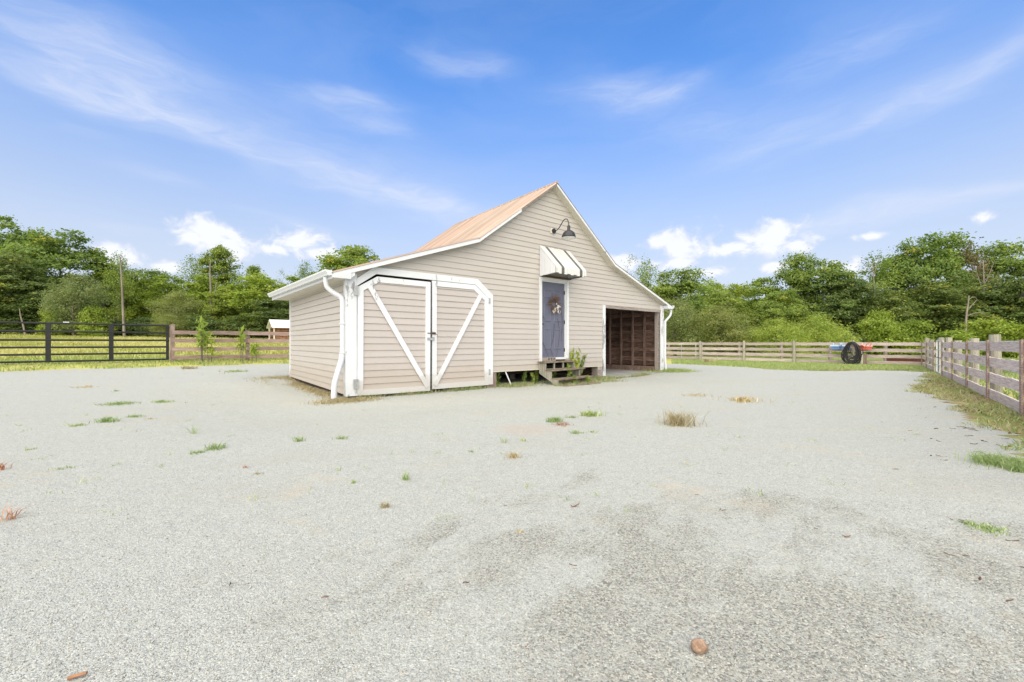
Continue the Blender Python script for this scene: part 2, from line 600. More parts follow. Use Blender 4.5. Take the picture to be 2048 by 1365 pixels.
def axis(lo, hi, a, b, fine):
    out = list(np.arange(a, b + 1e-6, fine))
    s, p = fine, a
    while p > lo:
        s *= 1.18
        p -= s
        out.insert(0, p)
    s, p = fine, b
    while p < hi:
        s *= 1.18
        p += s
        out.append(p)
    return np.array(out)


XS = axis(-400, 400, -22, 20, .16)
YS = axis(-120, 500, 0, 28, .16)
GX, GY = np.meshgrid(XS, YS)
GX = GX.ravel()
GY = GY.ravel()
GZ = height(GX, GY)
nx, ny = len(XS), len(YS)
ii, jj = np.meshgrid(np.arange(nx - 1), np.arange(ny - 1))
q0 = (jj * nx + ii).ravel()
QUADS = np.stack([q0, q0 + 1, q0 + nx + 1, q0 + nx], 1)
cx = GX[QUADS].mean(1)
cy = GY[QUADS].mean(1)
wob = .22 * (np.sin(cx * 2.3 + cy * 1.1) + np.sin(cx * .9 - cy * 2.7 + 1)) + nrg.normal(0, .10, len(cx))
MASK = in_yard(cx + wob, cy + wob * .6)


def sheet(name, quads, m, dz=0.0):
    used, inv = np.unique(quads, return_inverse=True)
    co_ = np.stack([GX[used], GY[used], GZ[used] + dz], 1)
    me = bpy.data.meshes.new(name)
    me.from_pydata(co_.tolist(), [], inv.reshape(-1, 4).tolist())
    me.materials.append(m)
    me.polygons.foreach_set('use_smooth', [True] * len(me.polygons))
    o = bpy.data.objects.new(name, me)
    COL.objects.link(o)
    o['kind'] = 'structure'
    return o


def gravel_material():
    m = bpy.data.materials.new('crushed_gravel')
    m.use_nodes = True
    N = Nodes(m.node_tree)
    b = m.node_tree.nodes['Principled BSDF']
    b.inputs['Roughness'].default_value = .9
    b.inputs['Specular IOR Level'].default_value = .2
    p = N.new('ShaderNodeTexCoord').outputs['Object']
    big = N.noise(p, .35, 5, .6, .4)
    mid = N.noise(N.vec('MULTIPLY', p, (1, 1, 1)), 1.7, 6, .65, .3)
    v1 = N.new('ShaderNodeTexVoronoi')
    N.l.new(p, v1.inputs['Vector'])
    v1.inputs['Scale'].default_value = 145
    v2 = N.new('ShaderNodeTexVoronoi')
    N.l.new(p, v2.inputs['Vector'])
    v2.inputs['Scale'].default_value = 250
    s1 = N.new('ShaderNodeSeparateColor')
    N.l.new(v1.outputs['Color'], s1.inputs[0])
    s2 = N.new('ShaderNodeSeparateColor')
    N.l.new(v2.outputs['Color'], s2.inputs[0])
    stone = N.ramp(s1.outputs[0], [(0, (0.132, 0.134, 0.124)), (.16, (0.253, 0.256, 0.241)), (.42, (0.404, 0.415, 0.389)), (.80, (0.516, 0.528, 0.493)), (.93, (0.708, 0.717, 0.672)), (1, (0.465, 0.390, 0.296))])
    fine = N.ramp(s2.outputs[1], [(0, (0.303, 0.318, 0.301)), (.5, (0.436, 0.456, 0.428)), (1, (0.566, 0.583, 0.548))])
    # worn spots: the pale dust is washed off and coarser, darker stones show
    x = N.new('ShaderNodeSeparateXYZ')
    N.l.new(p, x.inputs[0])
    d = N.vec('LENGTH', N.vec('MULTIPLY', N.vec('SUBTRACT', p, (1.25, 1.55, 0)), (.62, .85, 0)))
    spot = N.math('ADD', N.math('MULTIPLY', N.math('SUBTRACT', 1.25, d), .32), N.math('ADD', N.math('MULTIPLY', N.math('SUBTRACT', mid, .5), 1.3), N.math('SUBTRACT', big, .62)))
    rot = N.new('ShaderNodeVectorRotate', rotation_type='Z_AXIS')
    N.l.new(p, rot.inputs[0])
    rot.inputs['Angle'].default_value = R(38)
    track = N.noise(N.vec('MULTIPLY', rot.outputs[0], (2.6, .75, 1)), 1.0, 6, .62, .5)
    spot = N.math('ADD', spot, N.math('MULTIPLY', N.math('SUBTRACT', track, .5), 1.5))
    worn = N.smooth(spot, -.14, .24)
    c = N.mix(N.math('ADD', N.math('MULTIPLY', worn, .50), .30), fine, stone)
    c = N.mix(N.math('MULTIPLY', worn, .44), c, N.mix(1.0, c, (.60, .57, .50), 'MULTIPLY'))
    mott = N.math('ADD', N.math('MULTIPLY', N.noise(p, 13, 6, .75), .5), N.math('MULTIPLY', N.noise(p, 42, 3, .7), .5))
    c = N.mix(1.0, c, N.ramp(mott, [(.32, (.84, .84, .83)), (.5, (1, 1, 1)), (.68, (1.10, 1.10, 1.09))]), 'MULTIPLY')
    tan = N.smooth(N.math('ADD', N.noise(p, 1.1, 5, .6, .5), N.math('MULTIPLY', N.noise(p, 7, 4, .6), .35)), .74, .92)
    c = N.mix(N.math('MULTIPLY', tan, .5), c, (.50, .44, .34))
    faint = N.smooth(N.noise(N.vec('MULTIPLY', p, (.5, 1.3, 1)), .8, 6, .65, .6), .48, .66)
    c = N.mix(N.math('MULTIPLY', faint, .22), c, (.40, .385, .34))
    red = N.vec('LENGTH', N.vec('MULTIPLY', N.vec('SUBTRACT', N.vec('ADD', p, N.vec('MULTIPLY', mid, (.5, .3, 0))), (.42, 5.25, 0)), (1.7, 2.2, 0)))
    c = N.mix(N.math('MULTIPLY', N.smooth(red, 1.0, .3), .30), c, (.50, .36, .28))
    N.l.new(c, b.inputs['Base Color'])
    hgt = N.math('ADD', N.math('MULTIPLY', N.math('SUBTRACT', .8, v1.outputs['Distance']), N.math('ADD', s1.outputs[1], .3)), N.math('MULTIPLY', N.math('SUBTRACT', .8, v2.outputs['Distance']), .45))
    bp = N.new('ShaderNodeBump')
    bp.inputs['Strength'].default_value = .75
    bp.inputs['Distance'].default_value = .006
    N.l.new(hgt, bp.inputs['Height'])
    bp2 = N.new('ShaderNodeBump')
    bp2.inputs['Strength'].default_value = .5
    bp2.inputs['Distance'].default_value = .05
    N.l.new(N.noise(p, 2.2, 5, .6), bp2.inputs['Height'])
    N.l.new(bp2.outputs[0], bp.inputs['Normal'])
    N.l.new(bp.outputs[0], b.inputs['Normal'])
    return m


def turf_fn(N, tc, v, c):
    n = N.noise(N.vec('MULTIPLY', tc, (1, 1, 1)), .12, 4, .6, .5)
    c = N.mix(N.math('MULTIPLY', N.smooth(n, .42, .66), .75), c, (.40, .36, .13))
    n2 = N.noise(tc, 14, 4, .7)
    return N.mix(N.math('MULTIPLY', N.smooth(n2, .45, .7), .4), c, (.17, .24, .035))


M_TURF = material('meadow_turf', [(0.331, 0.372, 0.109), (0.488, 0.488, 0.155), (0.630, 0.540, 0.279)], .95, 1.6, bump=.6, bump_scale=20, spec=.1, extra=turf_fn)
def litter_fn(N, tc, v, c):
    n = N.smooth(N.noise(tc, 3.2, 6, .7, .4), .46, .62)
    return N.mix(N.math('MULTIPLY', n, .8), c, (.24, .15, .09))


M_VERGE = material('verge_soil', [(.17, .20, .06), (.27, .27, .11), (.42, .36, .20)], .95, 2.4, bump=.6, bump_scale=24, spec=.1, extra=litter_fn)
VERGE = ~MASK & (cx > 3) & (cy < 16.5) & (cy > -1) & (cx < 2.5 + .872 * cy)
sheet('verge', QUADS[VERGE], M_VERGE)
MASK |= VERGE
sheet('grass_ground', QUADS[~MASK], M_TURF)
MASK &= ~VERGE
sheet('gravel_yard', QUADS[MASK], gravel_material())


# ------------------------------------------------------------------ grass and weeds
def blades(x, y, h, w, lean=.45, z=None, flat=0.0):
    """Arrays of bent tapering blades: five vertices each."""
    n = len(x)
    a = nrg.uniform(0, 2 * math.pi, n)
    b = nrg.uniform(0, 2 * math.pi, n)
    z = height(x, y) if z is None else z
    dx, dy = np.cos(a), np.sin(a)
    sx, sy = -np.sin(b) * w / 2, np.cos(b) * w / 2
    ln = h * nrg.uniform(.2, 1.0, n) * lean * 2
    up = h * np.clip(1 - flat * nrg.uniform(.5, 1, n), .05, 1)
    v = np.empty((n, 5, 3))
    v[:, 0] = np.stack([x - sx, y - sy, z - .01], 1)
    v[:, 1] = np.stack([x + sx, y + sy, z - .01], 1)
    mx, my = x + dx * ln * .35, y + dy * ln * .35
    v[:, 2] = np.stack([mx + sx * .8, my + sy * .8, z + up * .62], 1)
    v[:, 3] = np.stack([mx - sx * .8, my - sy * .8, z + up * .62], 1)
    v[:, 4] = np.stack([x + dx * ln, y + dy * ln, z + up], 1)
    return v


def blade_mesh(name, v, m, tint=None):
    n = len(v)
    me = bpy.data.meshes.new(name)
    me.vertices.add(n * 5)
    me.vertices.foreach_set('co', v.reshape(-1))
    base = np.arange(n) * 5
    loops = np.stack([base, base + 1, base + 2, base + 3, base + 3, base + 2, base + 4], 1).reshape(-1)
    me.loops.add(len(loops))
    me.loops.foreach_set('vertex_index', loops.astype(np.int32))
    me.polygons.add(n * 2)
    st = (np.arange(n) * 7)[:, None] + np.array([0, 4])[None]
    me.polygons.foreach_set('loop_start', st.reshape(-1).astype(np.int32))
    at = me.attributes.new('tint', 'FLOAT', 'FACE')
    t = nrg.beta(2.2, 2.2, n) if tint is None else tint
    at.data.foreach_set('value', np.repeat(t, 2).astype(np.float32))
    me.materials.append(m)
    me.update(calc_edges=True)
    me.validate()
    return me


def stuff(name, me, label=None):
    o = from_mesh(name, me)
    o['kind'] = 'stuff'
    return o


def scatter(n, x0, x1, y0, y1, keep):
    x = nrg.uniform(x0, x1, n)
    y = nrg.uniform(y0, y1, n)
    k = keep(x, y)
    return x[k], y[k]


def vvf(x, y):
    return x * GV.x + y * GV.y


def patchy(x, y, s=1.0):
    return .5 + .25 * (np.sin(x * 1.7 * s + 2 * np.sin(y * .9 * s)) + np.sin(y * 2.1 * s + 1.3 * np.sin(x * 1.3 * s)))


# far bank and field beyond the left fence
bx, by = scatter(150000, -24, 0, 6, 30, lambda x, y: (vvf(x, y) > 19.25 + .25 * np.sin(x * 3)) & (vvf(x, y) < 22.5) & (y > .55 * np.abs(x)))
hh = nrg.uniform(.05, .15, len(bx)) * (.6 + .7 * patchy(bx, by, .8))
stuff('grass_bank', blade_mesh('grass_bank', blades(bx, by, hh, .016), G_GRASS))
bx, by = scatter(130000, -62, 2, 10, 62, lambda x, y: (vvf(x, y) > 22) & (vvf(x, y) < 58) & (y > .72 * np.abs(x)))
hh = nrg.uniform(.08, .24, len(bx))
stuff('meadow_grass', blade_mesh('meadow_grass', blades(bx, by, hh, .035, .6), G_MEADOW, np.clip(nrg.beta(2, 2, len(bx)) * .75 + .4 * (patchy(bx, by, .25) > .55), 0, 1)))
# strip below the back fence
bx, by = scatter(120000, 6, 26, 14.5, 32, lambda x, y: (~in_yard(x, y)) & (x > .38 * y) & (y < 32))
stuff('lawn_grass', blade_mesh('lawn_grass', blades(bx, by, nrg.uniform(.03, .09, len(bx)), .018), G_GRASS))
# verge below the right fence
bx, by = scatter(200000, 3.4, 17.5, 2.5, 17.5, lambda x, y: (~in_yard(x + .25 * np.sin(y * 5), y)) & (x < 2.35 + .872 * y) & (nrg.uniform(0, 1, x.shape) < .35 + .9 * patchy(x, y, 1.6)))
tint = np.clip(nrg.beta(2, 2, len(bx)), 0, 1)
green = nrg.uniform(0, 1, len(bx)) < .28 + .72 * patchy(bx + 3, by, 1.1)
v = blades(bx, by, nrg.uniform(.025, .10, len(bx)), .010, .9, flat=.4)
stuff('verge_grass', blade_mesh('verge_grass', v[green], G_WEED, tint[green]))
stuff('dry_verge_grass', blade_mesh('dry_verge_grass', v[~green], G_DRY, tint[~green]))
lx, ly = scatter(60000, 3.4, 17.5, 2.5, 16.5, lambda x, y: (~in_yard(x + .3 * np.sin(y * 4) - .15, y)) & (x < 2.35 + .872 * y) & (nrg.uniform(0, 1, x.shape) < .55 * (patchy(x + 5, y + 2, 1.9) > .52) + .06))
VL = (lx, ly)
# beyond the right fence
bx, by = scatter(90000, 6, 40, 3, 30, lambda x, y: (x > 2.45 + .872 * y) & (x < 1.5 * y + 4))
stuff('paddock_grass', blade_mesh('paddock_grass', blades(bx, by, nrg.uniform(.04, .14, len(bx)), .022), G_GRASS))
# growth along the barn front and corner
pts = []
for _ in range(26000):
    t = rnd.random()
    if t < .62:
        u, vv_ = rnd.uniform(3.4, 8.3), -abs(rnd.gauss(0, .22)) + .12
        if 5.0 < u < 7.6 and vv_ < -.1:
            vv_ -= rnd.uniform(0, .75)
    elif t < .78:
        u, vv_ = rnd.uniform(.2, 3.5), rnd.gauss(-.02, .07)
    else:
        u, vv_ = rnd.gauss(8.6, .9), rnd.gauss(-.22, .10)
    p = bw(u, vv_)
    pts.append((p.x, p.y))
pts = np.array(pts)
k = (patchy(pts[:, 0] * 2, pts[:, 1] * 2) + nrg.normal(0, .15, len(pts))) > .36
pts = pts[k]
dry = nrg.uniform(0, 1, len(pts)) < .40
v = blades(pts[:, 0], pts[:, 1], nrg.uniform(.03, .13, len(pts)), .010, .7, flat=.3)
stuff('barn_front_grass', blade_mesh('barn_front_grass', v[~dry], G_WEED))
stuff('barn_front_dry_grass', blade_mesh('barn_front_dry_grass', v[dry], G_DRY))
pts = []
for _ in range(9500):
    t = rnd.random()
    if t < .45:
        u, vv_ = -abs(rnd.gauss(.02, .14)), rnd.uniform(-.2, 4.0)
    elif t < .70:
        u, vv_ = rnd.gauss(-.15, .30), rnd.gauss(-.30, .13)
    else:
        u, vv_ = rnd.gauss(-.25, .28), rnd.gauss(4.9, .45)
    p = bw(u, vv_)
    pts.append((p.x, p.y))
pts = np.array(pts)
pts = pts[(patchy(pts[:, 0] * 2.3, pts[:, 1] * 2.3) + nrg.normal(0, .15, len(pts))) > .40]
stuff('barn_side_dry_grass', blade_mesh('barn_side_dry_grass', blades(pts[:, 0], pts[:, 1], nrg.uniform(.03, .11, len(pts)), .010, .9, flat=.4), G_DRY))
p0 = bw(11.5, -.1)
bx, by = nrg.normal(p0.x, .35, 4000), nrg.normal(p0.y, .22, 4000)
stuff('corner_grass', blade_mesh('corner_grass', blades(bx, by, nrg.uniform(.04, .13, 4000), .010, .7), G_WEED))

# ------------------------------------------------------------------ barn
barn = thing('barn', 'tan vinyl sided barn with rusty tin roof and open bay at its right', 'barn', tuple(A0), RZ)
U0, WID = 5.615, 11.23
PROF = [(0, 2.43), (3.03, 3.49), (U0, 5.42), (WID - 3.03, 3.49), (WID, 2.43)]
DEPTH = 5.02


def under(u):
    if u <= 0:
        return 2.43 + .35 * u
    if u >= WID:
        return 2.43 - .35 * (u - WID)
    for (a, za), (b, zb) in zip(PROF, PROF[1:]):
        if a <= u <= b:
            return za + (zb - za) * (u - a) / (b - a)


def left_edge(z):
    return 0.03 if z <= 2.44 else ((z - 2.43) / .34983 if z <= 3.49 else 3.03 + (z - 3.49) / .74662)


gable = MB()
for u0, u1, zb, zt in [(0, .19, .0, None), (.19, 3.40, 2.45, None), (3.40, 5.20, .34, None), (5.20, 6.20, 2.80, None),
                       (6.20, 7.85, .34, None), (7.85, 10.98, 2.20, None), (10.98, WID, .02, None)]:
    if zt is not None:
        poly = [(u0, zb), (u1, zb), (u1, zt), (u0, zt)]
    else:
        top = [(u, z) for u, z in PROF if u0 < u < u1]
        poly = [(u0, zb), (u1, zb), (u1, under(u1))] + top[::-1] + [(u0, under(u0))]
    gable.prism(poly, 0.0, .08)
gable_o = gable.build('gable_wall', M_DARK, barn)

EXP = .1365


def cuts(z, side):
    """Stretches of the gable row at height z covered by trim, doors or openings."""
    e = z + (1e-4 if side else -1e-4)
    out = []
    if e < 2.2:
        out.append((-1, 3.46))
    elif e < 2.52:
        out.append((.2 + (e - 2.27) / .26 * .365 if e > 2.27 else -1, 3.46 - (e - 2.2) / .32 * .42))
    if e < 2.83:
        out.append((5.17, 6.24))
    if e < 2.2:
        out.append((7.87, 12))
    return out


def spans(lo, hi, cs):
    segs, p = [], lo
    for a, b in sorted(cs):
        if a > p:
            segs.append((p, min(a, hi)))
        else:
            segs.append(None)
        p = max(p, b)
    segs.append((p, hi) if p < hi else None)
    return [s for s in segs if s]


CRIT = [.60, 2.2, 2.27, 2.52, 2.83, 2.44, 3.49]
k = 0
while True:
    z0 = .336 + k * EXP
    if z0 > 5.38:
        break
    z1 = min(z0 + EXP, 5.41)
    zs = [z0] + [c for c in CRIT if z0 + .004 < c < z1 - .004] + [z1]
    zs.sort()
    pieces = []                       # one board per connected stretch
    for a, b in zip(zs, zs[1:]):
        m0 = spans(left_edge(a), WID - left_edge(a), cuts(a, 1))
        m1 = spans(left_edge(b), WID - left_edge(b), cuts(b, 0))
        if len(m0) != len(m1):
            continue
        ya = -.019 + .015 * (a - z0) / EXP
        yb = -.019 + .015 * (b - z0) / EXP
        tops = []
        for (p, q), (r, s) in zip(m0, m1):
            hit = [pc for pc in pieces if any(min(q, d) - max(p, c) > .01 for c, d in pc[1])]
            if hit:
                mb = hit[0][0]
                for other in hit[1:]:
                    n = len(mb.v)
                    mb.v += other[0].v
                    mb.f += [tuple(x + n for x in f) for f in other[0].f]
                    hit[0][1].extend(other[1])
                    pieces.remove(other)
                pc = hit[0]
            else:
                mb = MB()
                pc = [mb, []]
                pieces.append(pc)
            mb.quad((p, ya, a), (q, ya, a), (s, yb, b), (r, yb, b))
            if a == z0:
                mb.quad((p, -.002, a + .002), (q, -.002, a + .002), (q, ya, a), (p, ya, a))
            tops.append((pc, (r, s)))
        for pc in pieces:
            pc[1] = [t for c, t in tops if c is pc] or pc[1]
    for pc in pieces:
        pc[0].build('siding_board', M_SIDING, gable_o)
    k += 1
# starter strip below the lowest course
MB().box(3.54, 7.86, -.022, .01, .318, .335).build('starter_strip', M_SOFFIT, gable_o)

# left wall
lw = MB()
lw.prism([(0, 0), (.08, 0), (.08, 2.44), (0, 2.42)], .08, DEPTH)
left_o = lw.build('left_wall', M_DARK, barn)
for k in range(18):
    z0 = .03 + k * EXP
    z1 = min(z0 + EXP, 2.36)
    if z0 > 2.3:
        break
    mb = MB()
    zb = .05 if k == 0 else 0
    mb.quad((-.024, DEPTH, z0 + zb), (-.024, .03, z0), (-.004, .03, z1), (-.004, DEPTH, z1))
    mb.quad((-.002, DEPTH, z0 + zb + .002), (-.002, .03, z0 + .002), (-.024, .03, z0), (-.024, DEPTH, z0 + zb))
    mb.build('siding_board', M_SIDING, left_o)
MB().box(-.034, .05, DEPTH - .05, DEPTH + .03, .04, 2.30).build('corner_board', M_WHITE, left_o)

# right wall, back wall, divider and floors
RW = WID - .10
rw = MB().prism([(RW, .0), (WID, .0), (WID, 2.43), (RW, 2.45)], .08, DEPTH)
right_o = rw.build('right_wall', M_DARK, barn)
pr = random.Random(4)
z = .22
while z < 2.4:
    hgt = pr.uniform(.14, .20)
    y = .10
    while y < DEPTH - .1:
        ln = min(pr.choice([1.6, 2.4, 3.1]), DEPTH - .08 - y)
        MB().box(RW - .022 - pr.uniform(0, .008), RW - .002, y + .004, y + ln - .004, z + .006, min(z + hgt - .006, 2.42)).build('wall_plank', M_PLANK, right_o)
        y += ln
    z += hgt
for y in (.10, .60, 1.12, 1.66, 2.2, 2.75, 3.3, 3.9, 4.5):
    MB().box(RW - .115, RW - .032, y, y + .06, .20, 2.40).build('wall_stud', M_STUD, right_o)
MB().box(RW - .14, RW - .031, .62, 1.10, .20, .75).build('wall_block', M_STUD, right_o) if False else None
MB().box(RW - .13, RW - .005, .09, DEPTH - .1, -.02, .19).build('sill_beam', M_STUD, right_o)
MB().box(RW - .13, RW - .034, .09, DEPTH - .1, 2.30, 2.42).build('top_plate', M_STUD, right_o)
bk = MB()
bk.prism([(0, -.1), (WID, -.1)] + PROF[::-1], DEPTH, DEPTH + .06)
bk.build('back_wall', M_PLANK, barn)
MB().box(7.80, 7.87, .09, DEPTH - .01, .0, 3.3).build('divider_wall', M_PLANK, barn)
MB().box(.1, 7.79, .09, DEPTH - .01, .345, .42).build('floor_deck', M_DARK, barn)
MB().box(7.88, RW - .01, -.30, DEPTH - .01, -.12, .012).build('bay_slab', M_CONC, barn)
for j in range(8):
    MB().box(7.9 + j * .44, 7.95 + j * .44, .10, DEPTH - .02, 2.43, 2.55).build('ceiling_joist', M_STUD, barn)
MB().box(7.88, RW, .1, DEPTH - .02, 2.56, 2.60).build('loft_deck', M_PLANK, barn)

# piers below the floor
MB().box(3.40, 3.68, .0, .22, -.14, .33).build('pier_post', M_POSTBROWN, barn)
MB().box(7.58, 7.79, -.02, .22, -.14, .335).build('pier_post', M_GREYWOOD, barn)
MB().box(2.9, 3.0, .12, .25, -.14, .33).build('pier_post', M_CONC, barn)
MB().box(5.4, 5.6, 1.6, 1.8, -.14, .345).build('pier_post', M_BLOCK, barn)
MB().box(3.5, 7.78, .45, .58, .20, .338).build('floor_beam', M_DARK, barn)
MB().box(.2, 3.4, .12, .22, .06, .30).build('floor_beam', M_STUD, barn)

# roof
roof = MB()
OV = .20
EL_F, EL_B = -.31, -.43
for (a, b) in [(-.31, 3.03), (3.03, U0), (U0, WID - 3.03), (WID - 3.03, WID + .31)]:
    roof.prism([(a, under(a) + .003), (b, under(b) + .003), (b, under(b) + .055), (a, under(a) + .055)], -OV + .002, DEPTH + .2)
roof_o = roof.build('roof', M_SOFFIT, barn)


def sheets(a, b, wv=.62):
    za, zb = under(a) + .062, under(b) + .062
    v0 = -OV - .035
    n = 0
    while v0 < DEPTH + .2:
        v1 = min(v0 + wv + .03, DEPTH + .235)
        seg = max(6, int((v1 - v0) / .026))
        mb = MB()
        lift = .003 * (n % 2)
        j0, j1 = pr.uniform(-.02, .02), pr.uniform(-.008, .008)
        slope = math.atan2(zb - za, b - a)
        da = (a - (.05 + j0) * math.cos(slope) if a < U0 else a, za - ((.05 + j0) * math.sin(slope) if a < U0 else 0))
        db = (b + ((.05 + j0) * math.cos(slope) if b > U0 else 0), zb + ((.05 + j0) * math.sin(slope) if b > U0 else 0))
        for i in range(seg + 1):
            y = v0 + (v1 - v0) * i / seg
            hgt = .017 * math.cos(2 * math.pi * y / .155) + lift + .012
            mb.v += [(da[0], y, da[1] + hgt), ((da[0] + db[0]) / 2, y, (da[1] + db[1]) / 2 + hgt + j1), (db[0], y, db[1] + hgt)]
        for i in range(seg):
            for r in (0, 1):
                mb.f.append((i * 3 + r, i * 3 + r + 1, i * 3 + 4 + r, i * 3 + 3 + r))
        mb.build('roof_sheet', M_RUST, roof_o, smooth=True)
        v0 += wv
        n += 1


sheets(-.31, 3.03)
sheets(3.03, U0)
sheets(U0, WID - 3.03)
sheets(WID - 3.03, WID + .31)
MB().tube([(U0, -OV - .04, 5.42 + .075), (U0, DEPTH + .24, 5.42 + .07)], .035, 8).build('ridge_cap', M_RUST, roof_o)


def rake(a, b, lo, hi, m, name='rake_board'):
    MB().prism([(a, under(a) - lo), (b, under(b) - lo), (b, under(b) + hi), (a, under(a) + hi)], -OV - .022, -OV - .001).build(name, m, roof_o)


rake(-.312, 3.03, .035, .055, M_WHITE)
rake(3.03, 4.33, .03, .055, M_WHITE)
rake(4.33, U0, -.004, .055, M_GREYWOOD)
rake(U0, WID - 3.03, .025, .045, M_WHITE)
rake(WID - 3.03, WID + .312, .025, .045, M_WHITE)
for a, b in [(.0, 3.03), (3.03, U0), (U0, WID - 3.03), (WID - 3.03, WID)]:
    MB().prism([(a, under(a) - .022), (b, under(b) - .022), (b, under(b) - .001), (a, under(a) - .001)], -.036, -.002).build('frieze_strip', M_SOFFIT, gable_o)

# eaves: soffit, fascia, return boxes, gutters and downspouts
sof = MB()
sof.quad((EL_F, -OV, 2.287), (0, -OV, 2.287), (0, DEPTH + .2, 2.287), (EL_B, DEPTH + .2, 2.287))
sof.quad((EL_F, -OV, 2.30), (0, -OV, 2.30), (0, DEPTH + .2, 2.30), (EL_B, DEPTH + .2, 2.30))
sof.build('soffit', M_SOFFIT, barn)
MB().box(-.03, .02, .02, DEPTH, 2.262, 2.286).build('soffit_trim', M_SOFFIT, barn)
fa = MB()
for s in ((EL_F, -OV), (EL_B, DEPTH + .2)):
    fa.v += [(s[0], s[1], 2.27), (s[0] - .02, s[1], 2.27), (s[0] - .02, s[1], 2.40), (s[0], s[1], 2.40)]
fa.f += [(0, 1, 2, 3), (7, 6, 5, 4), (0, 4, 5, 1), (1, 5, 6, 2), (2, 6, 7, 3), (3, 7, 4, 0)]
fa.build('fascia_board', M_WHITEMETAL, barn)


def gutter(u_f, u_b, sgn, v_f, v_b, zf, zb):
    prof = [(0, 0), (.075, 0), (.085, .03), (.115, .075), (.115, .105), (.100, .105), (.100, .095), (0.012, .095), (0, .105)]
    mb = MB()
    n = len(prof)
    for u, v, z in ((u_f, v_f, zf), (u_b, v_b, zb)):
        mb.v += [(u + sgn * p, v, z + q) for p, q in prof]
    mb.f.append(tuple(range(n)) if sgn < 0 else tuple(reversed(range(n))))
    mb.f.append(tuple(range(n, 2 * n)) if sgn > 0 else tuple(reversed(range(n, 2 * n))))
    for i in range(n):
        j = (i + 1) % n
        q = (i, n + i, n + j, j)
        mb.f.append(q if sgn > 0 else q[::-1])
    return mb.build('gutter', M_WHITEMETAL, barn)


gutter(EL_F - .021, EL_B - .021, -1, -OV - .015, DEPTH + .21, 2.322, 2.352)
gutter(WID + .331, WID + .331, 1, -OV - .015, DEPTH + .21, 2.315, 2.315)
MB().prism([(EL_F - .02, 2.284), (.02, 2.284), (.02, 2.405), (EL_F - .02, 2.345)], -OV - .0245, -OV - .0235 + .06).build('eave_return', M_WHITEMETAL, barn)
MB().prism([(.02, 2.30), (.10, 2.37), (.10, 2.46), (.02, 2.43)], -OV - .004, -.03).build('eave_return', M_WHITE, barn)
MB().prism([(WID - .02, 2.284), (WID + .33, 2.284), (WID + .33, 2.345), (WID - .02, 2.405)], -OV - .0245, -.002).build('eave_return', M_WHITEMETAL, barn)
MB().box(WID, WID + .31, -.001, DEPTH + .2, 2.284, 2.30).build('soffit', M_SOFFIT, barn)
MB().box(WID + .31, WID + .33, -OV, DEPTH + .2, 2.27, 2.395).build('fascia_board', M_WHITEMETAL, barn)


def curve(pts, n=6):
    out = []
    P = [Vector(p) for p in pts]
    for i in range(len(P) - 1):
        a, b, c, d = P[max(i - 1, 0)], P[i], P[i + 1], P[min(i + 2, len(P) - 1)]
        for k in range(n):
            t = k / n
            out.append(.5 * ((2 * b) + (c - a) * t + (2 * a - 5 * b + 4 * c - d) * t * t + (3 * b - a - 3 * c + d) * t ** 3))
    out.append(P[-1])
    return out


dsp = MB()
dsp.tube(curve([(-.36, .09, 2.33), (-.36, .085, 2.22), (-.33, .08, 2.12), (-.22, .05, 2.02), (-.11, .02, 1.95), (-.075, .01, 1.86), (-.072, .01, 1.75), (-.072, .01, 1.2), (-.072, .01, .9), (-.085, .01, .78)], 5), .048, 10)
ds = dsp.build('downspout', M_WHITEMETAL, barn, smooth=True)
MB().tube(curve([(-.082, .01, .82), (-.10, .0, .70), (-.19, -.03, .42), (-.24, -.05, .24), (-.255, -.06, -.03)], 5), .055, 10).build('downspout_elbow', M_WHITEMETAL, ds, smooth=True)
for z in (1.42, .84):
    MB().box(-.125, -.024, -.045, .065, z, z + .02).build('downspout_strap', M_WHITEMETAL, ds)
dsp = MB()
dsp.tube(curve([(WID + .34, -.13, 2.33), (WID + .34, -.13, 2.15), (WID + .27, -.12, 2.02), (WID + .09, -.08, 1.86), (WID + .06, -.07, 1.74), (WID + .06, -.07, 1.0), (WID + .06, -.07, .45), (WID + .10, -.10, -.02)], 5), .042, 10)
dsp.build('downspout', M_WHITEMETAL, barn, smooth=True)

# corner posts, header and casings
MB().box(-.032, .186, -.045, -.001, .0, 2.41).build('corner_board', M_PEEL, barn)
MB().box(-.034, -.001, -.0445, .075, .0, 2.27).build('corner_board', M_WHITE, barn)
MB().box(11.06, WID + .01, -.042, -.001, -.02, 2.40).build('corner_board', M_PEEL, barn)
MB().box(WID + .001, WID + .022, -.040, .10, -.02, 2.27).build('corner_board', M_WHITE, barn)
MB().box(10.95, 11.05, .0, .14, -.02, 2.21).build('bay_post', M_GREYWOOD, barn)


def strip(outer, inner, y0, y1, name, m, parent):
    """Mitred trim boards between two polylines."""
    for i in range(len(outer) - 1):
        MB().prism([outer[i], outer[i + 1], inner[i + 1], inner[i]], y0, y1).build(name, m, parent)


